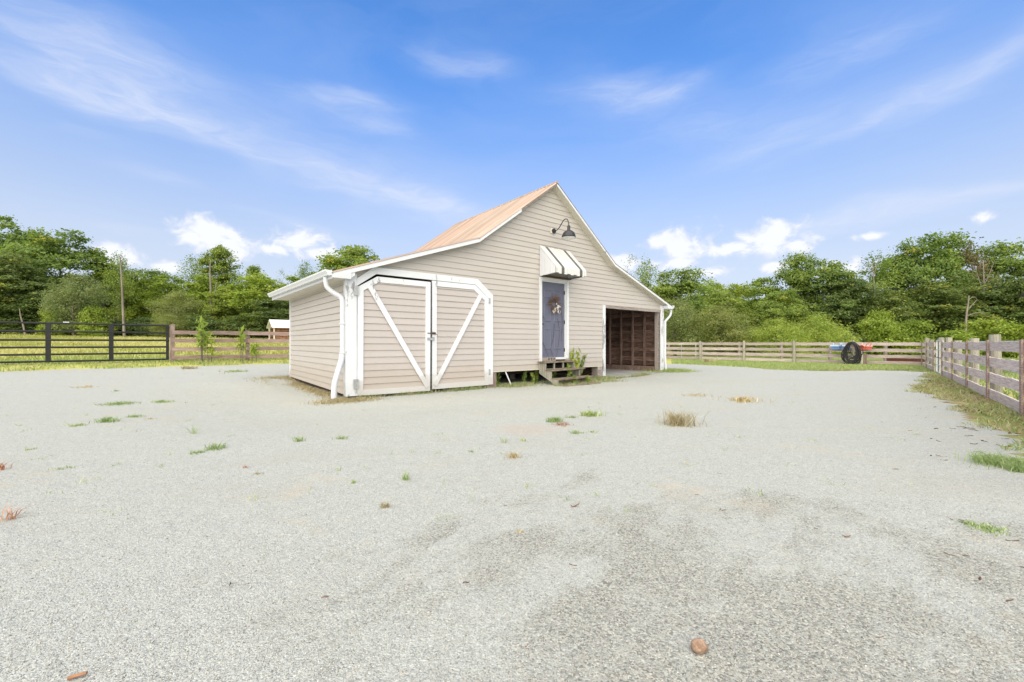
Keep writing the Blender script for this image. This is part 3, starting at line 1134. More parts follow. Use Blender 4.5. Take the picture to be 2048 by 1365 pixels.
head = [(.19, 2.33), (.54, 2.60), (3.086, 2.595), (3.54, 2.24), (3.542, .02)]
headi = [(.19, 2.185), (.585, 2.462), (3.02, 2.455), (3.405, 2.15), (3.405, .02)]
strip(head, headi, -.046, -.002, 'door_casing', M_WHITE, barn)
MB().box(7.815, 7.93, -.044, .02, .0, 2.24).build('bay_casing', M_PEEL, barn)
MB().box(7.93, 11.055, -.040, .03, 2.15, 2.235).build('bay_header', M_GREYWOOD, barn)
MB().box(5.13, 5.215, -.040, .0, .315, 2.86).build('door_casing', M_WHITE, barn)
MB().box(6.19, 6.275, -.040, .0, .60, 2.86).build('door_casing', M_WHITE, barn)
MB().box(5.216, 6.189, -.038, .0, 2.785, 2.86).build('door_casing', M_WHITE, barn)
MB().box(5.20, 5.222, .001, .11, .64, 2.78).build('door_jamb', M_WHITE, barn)
MB().box(6.168, 6.19, .001, .11, .64, 2.78).build('door_jamb', M_WHITE, barn)
MB().box(5.222, 6.168, .001, .11, 2.755, 2.784).build('door_jamb', M_WHITE, barn)
MB().box(5.216, 6.189, -.07, .11, .585, .645).build('door_sill', M_WHITE, barn)


def leaf(u0, u1, zb, zt, ch_u, ch_z, hinge_left, name):
    """Carriage door leaf: lapped panel, frame boards, diagonal brace, hinges."""
    o = bpy.data.objects.new(name, None)
    if hinge_left:
        out = [(u0, zb), (u1, zb), (u1, zt), (ch_u, zt), (u0, ch_z)]
    else:
        out = [(u0, zb), (u1, zb), (u1, ch_z), (ch_u, zt), (u0, zt)]
    b_ = .115
    cxm, czm = (u0 + u1) / 2, (zb + zt) / 2

    def inset(poly, d):
        res = []
        n = len(poly)
        for i in range(n):
            p0, p1, p2 = Vector(poly[i - 1]), Vector(poly[i]), Vector(poly[(i + 1) % n])
            d1, d2 = (p1 - p0).normalized(), (p2 - p1).normalized()
            n1, n2 = Vector((-d1.y, d1.x)), Vector((-d2.y, d2.x))
            k = (n1 + n2).normalized()
            res.append(tuple(p1 + k * (d / max(.2, k.dot(n1)))))
        return res
    inn = inset(out, b_)
    body = MB().prism(inset(out, .01), .0, .03)
    o = body.build(name, M_DARK, barn)
    n = len(out)
    for i in range(n):
        j = (i + 1) % n
        g = .0012
        MB().prism([out[i], out[j], inn[j], inn[i]], -.034 - g * i, -.001).build('frame_board', M_WHITE, o)
    z = zb + .09
    inn2 = inset(out, b_ - .02)
    while z < zt - .1:
        z1 = min(z + EXP, zt - .085)

        def ext(zz):
            lo, hi = u0 + b_ - .02, u1 - b_ + .02
            # chamfer limit
            if hinge_left:
                (ax, az), (bx_, bz) = inn2[4], inn2[3]
                if zz > az:
                    lo = max(lo, ax + (bx_ - ax) * (zz - az) / (bz - az))
            else:
                (ax, az), (bx_, bz) = inn2[2], inn2[3]
                if zz > az:
                    hi = min(hi, ax + (bx_ - ax) * (zz - az) / (bz - az))
            return lo, hi
        (p, q), (r, s) = ext(z), ext(z1)
        mb = MB()
        mb.quad((p, -.022, z), (q, -.022, z), (s, -.004, z1), (r, -.004, z1))
        mb.quad((p, -.003, z + .002), (q, -.003, z + .002), (q, -.022, z), (p, -.022, z))
        mb.build('siding_board', M_SIDING_LOW, o)
        z += EXP
    if hinge_left:
        a, b = Vector(((u0 + ch_u) / 2 + .05, -.037, (ch_z + zt) / 2 - .10)), Vector((u1 - b_ * .55, -.037, zb + b_ * .75))
    else:
        a, b = Vector(((u1 + ch_u) / 2 - .05, -.037, (ch_z + zt) / 2 - .10)), Vector((u0 + b_ * .55, -.037, zb + b_ * .75))
    MB().beam(a, b, .030, .105, up=(0, 1, 0)).build('brace', M_WHITE, o) if False else MB().beam(a, b, .105, .028, up=(0, 1, 0)).build('brace', M_WHITE, o)
    return o


dl = leaf(.192, 1.785, -.005, 2.41, .585, 2.165, True, 'garage_door')
dl.location = (0, -.05, 0)
piv = Matrix.Translation((.198, -.022, 0)) @ Matrix.Rotation(R(-1.0), 4, 'Z') @ Matrix.Rotation(R(.25), 4, 'Y') @ Matrix.Translation((-.198, 0, 0))
dl.matrix_local = piv
dr = leaf(1.852, 3.402, .012, 2.445, 3.01, 2.145, False, 'garage_door')
dr.location = (0, -.013, 0)
for z in (1.99, .14):
    MB().box(.115, .196, -.058, -.0465, z, z + .19).tube([(.197, -.062, z), (.197, -.062, z + .19)], .009, 6).build('hinge', M_GALV, dl)
for z in (2.02, .26):
    MB().box(3.41, 3.455, -.042, -.0335, z, z + .14).build('hinge', M_GALV, dr)
MB().box(1.85, 1.93, -.06, -.0475 + .013, 1.24, 1.29).box(1.72, 1.86, -.085, -.07, 1.258, 1.275).tube([(1.90, -.07, 1.265), (1.95, -.075, 1.24), (1.97, -.07, 1.22)], .006, 6).build('bolt', M_RUSTYIRON, dr)
MB().box(1.71, 1.87, -.088, -.082, 1.11, 1.165).box(1.855, 1.895, -.07, -.035, 1.12, 1.18).build('hasp', M_GALV, dr)
MB().box(.2, 3.4, .25, .28, .0, 2.5).build('dark_lining', M_DARK, barn)

# entry door
ed = MB().box(5.225, 6.165, .05, .09, .648, 2.752).build('entry_door', M_DOOR, barn)


def door_panel(a, b, z0, z1):
    mb = MB()
    y, r = .0495, .03
    o_ = [(a, z0), (b, z0), (b, z1), (a, z1)]
    i1 = [(a + r, z0 + r), (b - r, z0 + r), (b - r, z1 - r), (a + r, z1 - r)]
    i2 = [(a + 2 * r, z0 + 2 * r), (b - 2 * r, z0 + 2 * r), (b - 2 * r, z1 - 2 * r), (a + 2 * r, z1 - 2 * r)]
    n = 0
    for ring, yy in ((o_, y), (i1, y - .016), (i2, y - .004)):
        mb.v += [(x, yy, z) for x, z in ring]
    for k in (0, 4):
        for i in range(4):
            j = (i + 1) % 4
            mb.f.append((k + i, k + j, k + 4 + j, k + 4 + i))
    mb.f.append((8, 9, 10, 11))
    mb.build('door_panel', M_DOOR, ed)


for a, b in ((5.36, 5.65), (5.75, 6.04)):
    door_panel(a, b, 2.30, 2.54)
    door_panel(a, b, 1.64, 2.18)
    door_panel(a, b, .86, 1.46)
MB().tube([(5.285, .05, 1.57), (5.285, -.005, 1.57)], .022, 10).build('door_knob', M_BLACK, ed)
MB().box(5.262, 5.308, .035, .05, 1.64, 1.78).build('deadbolt', M_BLACK, ed)
for z in (2.45, 1.6, .8):
    MB().box(6.155, 6.172, .02, .05, z, z + .1).build('door_hinge', M_BLACK, ed)

# awning
aw = bpy.data.objects.new('awning', None)
awn = MB().box(5.13, 6.30, -.03, -.026 + .001, 3.66, 3.705)
aw = awn.build('awning', M_AWN, barn)
AP, AZ0, AZ1, AZ2 = .65, 3.70, 3.07, 2.90
edges = [5.13, 5.235, 5.34, 5.43, 5.555, 5.68, 5.805, 5.93, 6.05, 6.14, 6.22, 6.30]
for i, (a, b) in enumerate(zip(edges, edges[1:])):
    m = M_AWNDARK if i in (2, 8) else M_AWN
    up = .014 if i % 2 == 0 else 0.0
    mb = MB()
    prof = [(-.027, AZ0 + up), (-AP, AZ1 + up), (-AP - .012 - up, AZ1 - .03), (-AP - .012 - up, AZ2 - (.02 if i % 2 else 0))]
    prof_in = [(y + .012, z - .014) for y, z in prof[:2]] + [(y + .012, z) for y, z in prof[2:]]
    for x in (a + .001, b - .001):
        mb.v += [(x, y, z) for y, z in prof] + [(x, y, z) for y, z in prof_in]
    for i_ in range(3):
        mb.f.append((i_, i_ + 1, 9 + i_, 8 + i_))
        mb.f.append((4 + i_, 12 + i_, 13 + i_, 5 + i_))
        mb.f.append((i_, 4 + i_, 5 + i_, i_ + 1))
        mb.f.append((8 + i_, 9 + i_, 13 + i_, 12 + i_))
    mb.f.append((3, 7, 15, 11))
    mb.build('awning_slat', m, aw)
for su, sx in ((5.135, -1), (6.295, 1)):
    for k in range(6):
        y0, y1 = -.028 - k * .103, -.028 - (k + 1) * .103
        zt0 = AZ0 - .02 + (y0 + .027) * (AZ0 - AZ1) / (AP - .027)
        zt1 = AZ0 - .02 + (y1 + .027) * (AZ0 - AZ1) / (AP - .027)
        zb = 2.875 + .004 * k
        off = sx * (.008 if k % 2 else 0.0)
        mb = MB()
        mb.v += [(su + off + d, y, z) for d in (-.003, .003) for y, z in ((y0, zb), (y1 + .002, zb), (y1 + .002, zt1), (y0, zt0))]
        mb.f += [(0, 1, 2, 3), (7, 6, 5, 4), (0, 4, 5, 1), (1, 5, 6, 2), (2, 6, 7, 3), (3, 7, 4, 0)]
        mb.build('awning_side_slat', M_WHITEMETAL, aw)
MB().beam((5.15, -.03, 2.90), (5.15, -AP, 2.92), .02, .02).beam((6.28, -.03, 2.90), (6.28, -AP, 2.92), .02, .02).build('awning_bracket', M_RUSTYIRON, aw)
MB().box(5.14, 6.29, -.12, -.041, 2.87, 2.90).build('awning_rail', M_RUSTYIRON, aw)

# gooseneck lamp
lamp = thing('wall_lamp', 'charcoal gooseneck barn lamp high on the gable above the awning', 'lamp', tuple(bw(5.66, 0, 0)), RZ)
MB().tube([(0, -.024, 4.19), (0, -.06, 4.19)], .07, 16).build('lamp_base', M_LAMP, lamp, smooth=False)
MB().box(-.115, .02, -.03, -.018, 4.12, 4.27).build('mounting_block', M_SOFFIT, lamp)
MB().tube(curve([(0, -.05, 4.19), (0, -.13, 4.185), (0, -.24, 4.23), (0, -.34, 4.33), (0, -.44, 4.415), (0, -.54, 4.41), (0, -.60, 4.32), (0, -.61, 4.22)], 5), .013, 8).build('lamp_arm', M_LAMP, lamp, smooth=True)
sh = MB().lathe([(.0, .135), (.035, .13), (.042, .10), (.042, .02), (.05, .0), (.10, -.02), (.145, -.06), (.175, -.115), (.188, -.165), (.192, -.20), (.186, -.20), (.17, -.115), (.14, -.06), (.09, -.03), (0, -.02)], (0, -.61, 4.09), 28)
sh.build('lamp_shade', M_LAMP, lamp, smooth=True)
MB().lathe([(.184, -.199), (.168, -.118), (.138, -.064), (.088, -.034), (0, -.024)], (0, -.61, 4.09), 28).build('reflector', M_REFLECT, lamp, smooth=True)
MB().lathe([(.0, -.16), (.03, -.15), (.04, -.12), (.03, -.08), (.02, -.05)], (0, -.61, 4.09), 12).build('bulb', M_FLOWER, lamp, smooth=True)

# ------------------------------------------------------------------ steps
st = thing('wooden_steps', 'weathered open wooden steps below the blue entry door', 'steps', tuple(bw(0, 0, 0)), RZ)
for u in (5.11, 6.22):
    MB().prism([(0, 0)], 0, 0) if False else None
    mb = MB()
    prof = [(-.03, .50), (-.03, .22), (-.86, -.14), (-1.0, -.14), (-1.0, -.06), (-.74, -.06), (-.74, .08), (-.49, .08), (-.49, .30), (-.27, .30), (-.27, .50)]
    n = len(prof)
    mb.v += [(u, y, z) for y, z in prof] + [(u + .04, y, z) for y, z in prof]
    mb.f.append(tuple(range(n)))
    mb.f.append(tuple(reversed(range(n, 2 * n))))
    for i in range(n):
        j = (i + 1) % n
        mb.f.append((i, n + i, n + j, j))
    mb.build('stringer', M_POST, st)
for (y0, y1, z, a, b, tilt) in [(-.29, -.045, .51, 5.04, 6.24, .0), (-.54, -.27, .305, 5.10, 6.42, .012), (-.80, -.50, .085, 5.12, 6.47, .014), (-1.03, -.76, -.075, 5.15, 6.50, .0)]:
    mb = MB().box(a, b, y0, y1, z, z + .038)
    mb.v = [(x + rnd.uniform(-.01, .01), y + rnd.uniform(-.008, .008), zz + tilt * (x - 5.8) + rnd.uniform(-.004, .004)) for x, y, zz in mb.v]
    mb.build('tread', M_STEP, st, bevel=.004)
MB().box(5.45, 5.49, -.26, -.22, .345, .508).build('riser_block', M_POST, st)
MB().box(5.80, 5.84, -.26, -.22, .345, .508).build('riser_block', M_POST, st)
MB().box(6.10, 6.28, -.085, -.03, .552, .60).build('cleat', M_GREYWOOD, st)

blk = thing('concrete_block', 'small grey concrete block with holes on the top step', 'block', tuple(bw(5.22, -.13, .55)), RZ + R(4))
bm_ = MB()
for x0, x1 in ((0, .05), (.12, .16), (.22, .26), (.32, .36)):
    bm_.box(x0, x1, -.09, .09, .018, .082)
bm_.box(0, .36, -.09, .09, 0, .0175).box(0, .36, -.09, .09, .0825, .10)
bm_.box(.05, .32, .03, .06, .018, .082)
bm_.build('block_body', M_BLOCK, blk)

pipe = thing('white_pipe', 'thin white plastic pipe leaning in the gap below the gable', 'pipe', tuple(bw(4.0, -.06, 0)), RZ)
MB().tube([(-.03, .06, .31), (.10, -.05, -.09)], .016, 8).build('pipe_tube', M_WHITEMETAL, pipe)

# wreath
wr = thing('twig_wreath', 'dry twig wreath with white flowers on the blue entry door', 'wreath', tuple(bw(5.73, .03, 2.14)), RZ)
mb = MB()
wrn = random.Random(3)
for k in range(150):
    a = wrn.uniform(0, 2 * math.pi)
    r0 = wrn.uniform(.09, .15)
    d = a + wrn.uniform(.2, 1.2) * wrn.choice([1, 1, -1])
    ln = wrn.uniform(.12, .30)
    p = Vector((math.cos(a) * r0, -.02 - wrn.uniform(0, .05), math.sin(a) * r0))
    q = p + Vector((math.cos(d) * ln, -wrn.uniform(-.01, .06), math.sin(d) * ln))
    mid = (p + q) / 2 + Vector((wrn.uniform(-.02, .02), -.02, wrn.uniform(-.02, .02)))
    mb.tube([p, mid, q], [.005, .004, .0015], 4, cap=False)
for k in range(5):
    rr = .10 + .016 * k
    mb.tube([(math.cos(t) * rr, -.03 - .004 * k, math.sin(t) * rr) for t in [i * math.pi / 10 for i in range(21)]], .005, 4, cap=False)
mb.build('twigs', M_TWIG, wr)
wr.scale = (.88, .88, .88)
mb = MB()
for k in range(18):
    c = Vector((.10 + wrn.gauss(0, .055), -.09 - wrn.uniform(0, .02), -.12 + wrn.gauss(0, .055)))
    for j in range(5):
        a = j * 2 * math.pi / 5 + wrn.random()
        e1 = Vector((math.cos(a), -.3, math.sin(a))) * .022
        e2 = Vector((math.cos(a + .8), -.3, math.sin(a + .8))) * .022
        mb.quad(c, c + e1, c + (e1 + e2) * .8, c + e2)
mb.build('flowers', M_FLOWER, wr)
mb = MB()
for k in range(14):
    p = Vector((wrn.uniform(-.12, .05), -.07, wrn.uniform(-.22, -.10)))
    a = wrn.uniform(-2.8, -.6)
    d1 = Vector((math.cos(a), -.2, math.sin(a))) * wrn.uniform(.08, .14)
    s = Vector((-math.sin(a), 0, math.cos(a))) * .014
    mb.quad(p, p + d1 * .5 + s, p + d1, p + d1 * .5 - s)
mb.tube(curve([(.02, -.08, -.20), (.10, -.09, -.27), (.20, -.09, -.27), (.22, -.08, -.18)], 5), .006, 5)
mb.build('dry_leaves', M_SOFFIT, wr)

vn = thing('dead_vine', 'thin dead vine stems trailing over the lower blue door', 'vine', tuple(bw(5.6, 0, 0)), RZ)
mb = MB()
for pts in ([(.10, -.02, .60), (.02, .035, .9), (.12, .035, 1.2), (.16, .035, 1.6)], [(.16, -.03, .6), (.32, .035, 1.0), (.36, .035, 1.4), (.28, .035, 1.75)],
            [(-.08, -.02, .60), (-.22, .035, .95), (-.36, .035, 1.15)], [(.42, .03, 1.1), (.48, .035, 1.7), (.40, .035, 2.1)], [(-.33, .04, 1.9), (-.25, .04, 1.75), (-.18, .04, 1.7)]):
    mb.tube(curve(pts, 5), .006, 5)
mb.build('stems', M_VINE, vn)


# ------------------------------------------------------------------ leafy plants
def leaf_cards(centers, normals, size, aspect=.55, tintv=None, droop=0.0):
    """Rhombic leaf-sized faces: returns vertices (n,4,3)."""
    n = len(centers)
    nn = normals / np.maximum(np.linalg.norm(normals, axis=1, keepdims=True), 1e-6)
    r = nrg.normal(size=(n, 3))
    t = np.cross(nn, r)
    t /= np.maximum(np.linalg.norm(t, axis=1, keepdims=True), 1e-6)
    t[:, 2] -= droop
    b = np.cross(nn, t)
    s = size[:, None]
    v = np.empty((n, 4, 3))
    v[:, 0] = centers - t * s * .5
    v[:, 1] = centers + b * s * aspect * .5 - nn * s * .05
    v[:, 2] = centers + t * s * .5 - nn * s * .12
    v[:, 3] = centers - b * s * aspect * .5 - nn * s * .05
    return v


def card_mesh(name, v, m, tint):
    n = len(v)
    me = bpy.data.meshes.new(name)
    me.vertices.add(n * 4)
    me.vertices.foreach_set('co', v.reshape(-1))
    me.loops.add(n * 4)
    me.loops.foreach_set('vertex_index', np.arange(n * 4, dtype=np.int32))
    me.polygons.add(n)
    me.polygons.foreach_set('loop_start', (np.arange(n) * 4).astype(np.int32))
    at = me.attributes.new('tint', 'FLOAT', 'FACE')
    at.data.foreach_set('value', tint.astype(np.float32))
    me.materials.append(m)
    me.update(calc_edges=True)
    me.validate()
    return me


def crown_cards(H, Rw, zlo, nclump, per, size, seed, shape='broad', spread=.30, flat=.55):
    """Leaf clumps on layered boughs through the crown's volume."""
    g = np.random.default_rng(seed)
    C, T, RR = [], [], []
    # a handful of big lobes gives the uneven outline, clumps sit on them
    lobes = []
    nl = {'broad': 11, 'tall': 8, 'sparse': 9, 'bush': 9, 'willow': 10, 'layer': 13}[shape]
    for i in range(nl):
        t = (i + g.uniform(.1, .9)) / nl
        z = zlo + (H - zlo) * t
        if shape in ('broad', 'layer'):
            prof = math.sin(math.pi * min(1, .16 + t * .86)) ** .7
        elif shape == 'tall':
            prof = .45 + .55 * math.sin(math.pi * min(1, t * .95 + .05))
        elif shape == 'sparse':
            prof = .35 + .65 * math.sin(math.pi * min(1, t + .05))
        else:
            prof = math.sqrt(max(.05, 1 - t ** 2.2))
        a = g.uniform(0, 2 * math.pi)
        rad = Rw * prof
        off = rad * g.uniform(.25, .62)
        lobes.append((math.cos(a) * off, math.sin(a) * off, z, rad * g.uniform(.45, .68)))
        lobes.append((-math.cos(a + .6) * off, -math.sin(a + .6) * off, z + g.uniform(-.4, .4), rad * g.uniform(.40, .62)))
    w = np.array([l[3] ** 2 for l in lobes])
    pick = g.choice(len(lobes), nclump, p=w / w.sum())
    d = g.normal(size=(nclump, 3))
    d[:, 2] = np.abs(d[:, 2]) * 1.1 - .35
    d /= np.linalg.norm(d, axis=1, keepdims=True)
    L = np.array(lobes)[pick]
    rad = L[:, 3:4] * g.uniform(.62, 1.08, (nclump, 1))
    cc = L[:, :3] + d * rad * np.array([1, 1, .8])
    cc[:, 2] = np.clip(cc[:, 2], zlo * .8, H * 1.02)
    ct = np.clip(g.normal(.5, .17, nclump), 0, 1)
    cs = g.uniform(.6, 1.25, nclump)
    idx = np.repeat(np.arange(nclump), per)
    n = len(idx)
    e = g.normal(size=(n, 3)) * np.array([1, 1, flat])
    pos = cc[idx] + e * (spread * cs[idx])[:, None]
    nor = d[idx] * .7 + g.normal(size=(n, 3)) * .55 + np.array([0, 0, .55])
    sz = size * g.uniform(.6, 1.35, n)
    tint = np.clip(ct[idx] + g.normal(0, .16, n), 0, 1)
    return pos, nor, sz, tint, lobes


def limb_mesh(H, zlo, lobes, r0, seed, top=.70):
    g = random.Random(seed)
    mb = MB()
    bend = [(0, 0, -.3)]
    k = 6
    for i in range(1, k + 1):
        t = i / k
        bend.append((g.uniform(-.12, .12) * t * 2, g.uniform(-.12, .12) * t * 2, H * top * t))
    mb.tube(bend, [r0 * (1 - .85 * i / k) + .015 for i in range(k + 1)], 7, cap=False)
    for (x, y, z, r) in lobes:
        if z > .8 * H:
            continue
        zz = max(.35 * zlo + .5, z - math.hypot(x, y) * .9 - .4)
        i = min(k - 1, int(zz / (H * top) * k))
        b = Vector(bend[i]).lerp(Vector(bend[i + 1]), max(0, min(1, zz / (H * top) * k - i)))
        e = Vector((x, y, z))
        m = (b + e) / 2 + Vector((g.uniform(-.2, .2), g.uniform(-.2, .2), g.uniform(-.1, .3)))
        rb = r0 * .38 * (1 - .5 * zz / H)
        mb.tube([b, m, e], [rb, rb * .6, .012], 5, cap=False)
    return mb


lp = np.stack([VL[0], VL[1], height(*VL) + nrg.uniform(.004, .04, len(VL[0]))], 1)
stuff('verge_litter', card_mesh('verge_litter', leaf_cards(lp, nrg.normal(size=lp.shape) * .35 + np.array([0, 0, 1]), nrg.uniform(.025, .075, len(lp)), .45),
      leaf_material('dead_leaf_litter', (.07, .035, .022), (.16, .09, .055), (.30, .20, .12), .1, (.40, .30, .18), .12), nrg.uniform(0, 1, len(lp))))
PROTO = {}


def proto(key, H, Rw, zlo, nclump, per, size, seed, shape, mat, spread=.30, flat=.55, aspect=.6, bark=None, r0=.16, droop=0.0):
    pos, nor, sz, tint, lobes = crown_cards(H, Rw, zlo, nclump, per, size, seed, shape, spread, flat)
    me = card_mesh('crown_' + shape, leaf_cards(pos, nor, sz, aspect, droop=droop), mat, tint)
    tr = limb_mesh(H, zlo, lobes, r0, seed).mesh('trunk', bark or M_BARK, True)
    q = np.percentile(pos[:, 2], 99.6), np.percentile(np.hypot(pos[:, 0], pos[:, 1]), 96)
    PROTO[key] = (q[0], q[1], me, tr)


proto('broad_light', 10, 3.4, .6, 412, 49, 0.252, 1, 'broad', L_LIGHT, .34)
proto('broad_light_b', 10, 3.2, .8, 412, 49, 0.252, 21, 'broad', L_LIGHT, .36)
proto('broad_mid', 12, 4.0, .6, 500, 49, 0.266, 2, 'layer', L_MID, .38, .45)
proto('broad_mid_b', 12, 3.8, .8, 475, 49, 0.266, 22, 'broad', L_MID, .38)
proto('broad_dark', 12, 4.0, .4, 500, 49, 0.281, 3, 'layer', L_DARK, .40, .40)
proto('upright', 11, 2.7, .5, 380, 48, .24, 12, 'tall', L_MID, .34, .75)
proto('upright_light', 10, 2.6, .5, 360, 48, .23, 13, 'tall', L_LIGHT, .32, .75)
proto('tall_light', 12, 2.1, 4.5, 250, 43, 0.237, 4, 'tall', L_MID, .34, bark=M_PALEBARK, r0=.13)
proto('sparse', 12, 2.6, 3.0, 137, 34, 0.222, 5, 'sparse', L_MID, .42, .8, bark=M_PALEBARK, r0=.12)
proto('sparse_thin', 12, 2.2, 4.0, 75, 26, 0.192, 15, 'sparse', L_OLIVE, .40, .9, bark=M_PALEBARK, r0=.09)
proto('olive', 7, 3.0, .3, 350, 52, 0.192, 6, 'broad', L_OLIVE, .34, .8, .32)
proto('willow', 3, 2.6, .1, 300, 63, 0.178, 7, 'willow', L_WILLOW, .26, .8, .22, r0=.06)
proto('bush_light', 3, 1.7, .1, 212, 49, 0.178, 8, 'bush', L_LIGHT, .26, .6, r0=.05)
proto('bush_dark', 3, 1.9, .1, 212, 49, 0.192, 9, 'bush', L_DARK, .28, .6, r0=.05)
proto('brownish', 12, 2.8, 2.5, 187, 37, 0.207, 10, 'sparse', L_BROWN, .40, .8, bark=M_PALEBARK, r0=.14)


def plant_tree(key, px, top, Y, width_px, name, label, cat, group, seed=0):
    """A tree standing at its own distance Y, in the direction px, tall enough to reach the row top."""
    H, Rw, me, tr = PROTO[key]
    x = (px - 1024) / F * Y
    z = hz_at(x, Y)
    hgt = CH + (HY - top) * Y / F - z
    wid = width_px * Y / F
    t = thing(name, label, cat, (x, Y, z), rnd.uniform(0, 6.28), group)
    sx = wid / (2 * Rw)
    sz = hgt / H
    t.scale = (sx, sx, sz)
    from_mesh('crown', me, t)
    from_mesh('trunk', tr, t)
    return t


LG = 'trees along the wood edge beyond the left field'
left_trees = [
    # kind, x, top, distance, width, description
    ('broad_dark', 18, 505, 40, 150, 'dense dark tree at the left photo edge above the black gate'),
    ('broad_mid_b', 8, 438, 50, 140, 'tallest leafy tree at the left photo edge, rising behind a dark one'),
    ('sparse', 62, 458, 52, 90, 'loose open topped tree just right of the tallest left tree'),
    ('broad_mid', 122, 466, 46, 165, 'large round mid green tree above the middle of the black gate'),
    ('broad_dark', 95, 560, 41, 130, 'dark low tree under the large round tree by the black gate'),
    ('olive', 148, 548, 38, 105, 'grey green fine leaved tree in front of the large round tree'),
    ('upright_light', 212, 528, 48, 95, 'yellow green tree right beside the tall bare trunk, on its left'),
    ('sparse', 236, 506, 44, 50, 'small feathery tree top crowning the tall bare trunk'),
    ('broad_light_b', 262, 545, 50, 80, 'yellow green tree close behind the tall bare trunk, on its right'),
    ('upright', 300, 541, 54, 80, 'mid green tree left of the fence corner post, second right of the bare trunk'),
    ('upright_light', 338, 553, 50, 90, 'light green tree straight above the right end of the black gate'),
    ('sparse', 385, 513, 58, 70, 'twin topped open tree showing sky between its boughs'),
    ('olive', 352, 582, 42, 80, 'short grey green tree above the first wooden fence post'),
    ('tall_light', 437, 494, 55, 70, 'tall narrow tree with long bare stem above the first fence bay'),
    ('upright_light', 405, 556, 50, 90, 'light green tree just left of the tall narrow tree'),
    ('broad_mid', 452, 575, 46, 90, 'mid green tree at the foot of the tall narrow tree'),
    ('broad_light', 512, 551, 46, 130, 'wide light green tree left of the barn gutter'),
    ('broad_dark', 545, 590, 44, 120, 'dark tree behind the white roofed shelter'),
    ('sparse', 470, 540, 66, 45, 'small far tree top just right of the tall narrow tree'),
    ('tall_light', 508, 533, 68, 40, 'small far tree top, middle one of three left of the barn gutter'),
    ('sparse_thin', 560, 540, 66, 34, 'thin far tree top right above the barn gutter end'),
    ('broad_mid', 705, 496, 44, 165, 'round crowned tree rising behind the low left roof of the barn'),
    ('sparse', 612, 523, 56, 44, 'small loose tree top left of the round crown behind the barn roof'),
    ('upright_light', 590, 556, 52, 90, 'light green tree half hidden behind the barn gutter'),
    ('broad_light_b', 650, 545, 54, 100, 'light green tree hidden mostly behind the low left roof'),
]
for key, px, top, Y, wd, lab in left_trees:
    plant_tree(key, px, top, Y, wd, 'field_tree', lab, 'tree', LG)
RG = 'trees along the wood edge behind the back fence'
right_trees = [
    ('sparse_thin', 1262, 512, 40, 60, 'thin nearly bare tree against the sky right of the gable roof'),
    ('sparse', 1292, 518, 42, 60, 'open twiggy tree next to the nearly bare one by the roof'),
    ('broad_mid_b', 1325, 552, 40, 110, 'dull green tree just above the right roof slope'),
    ('upright', 1362, 541, 40, 110, 'dark pointed tree right of the barn roof end'),
    ('broad_light', 1415, 566, 52, 110, 'light green tree low in the skyline gap right of the barn'),
    ('broad_light_b', 1470, 572, 54, 110, 'light green tree at the lowest point of the right skyline'),
    ('broad_mid', 1440, 585, 44, 120, 'mid green tree under the lowest part of the right skyline'),
    ('upright_light', 1530, 558, 48, 100, 'light green tree left of the tall pair above the willow bushes'),
    ('upright', 1592, 510, 46, 90, 'tall tree, left one of the pair above the willow bushes'),
    ('broad_mid', 1645, 522, 44, 130, 'broad tree, right one of the pair above the willow bushes'),
    ('broad_dark', 1700, 548, 42, 120, 'dark tree directly above the black hose coil'),
    ('sparse', 1748, 508, 44, 95, 'open tree with pale dead boughs right of the hose coil'),
    ('upright', 1790, 514, 46, 100, 'mid green tree right of the tree with dead boughs'),
    ('broad_mid', 1842, 478, 44, 130, 'tallest round tree above the fence corner'),
    ('upright', 1893, 474, 46, 110, 'tall tree with split top just right of the fence corner'),
    ('brownish', 1945, 488, 44, 100, 'half dead brownish tree above the near right fence'),
    ('upright', 2022, 486, 44, 130, 'tall mid green tree at the right photo edge'),
    ('broad_dark', 1880, 560, 40, 140, 'dark low tree below the split topped tree'),
    ('broad_dark', 1985, 560, 40, 140, 'dark low tree below the half dead brownish tree'),
    ('broad_dark', 1775, 585, 39, 110, 'dark low tree below the tree with dead boughs'),
    ('broad_mid', 1560, 585, 42, 110, 'mid green low tree behind the left willow bush'),
    ('broad_dark', 2075, 540, 38, 120, 'dark tree cut off by the right photo edge'),
]
for key, px, top, Y, wd, lab in right_trees:
    plant_tree(key, px, top, Y, wd, 'wood_tree', lab, 'tree', RG)
SG = 'shrubs growing at the foot of the woods'
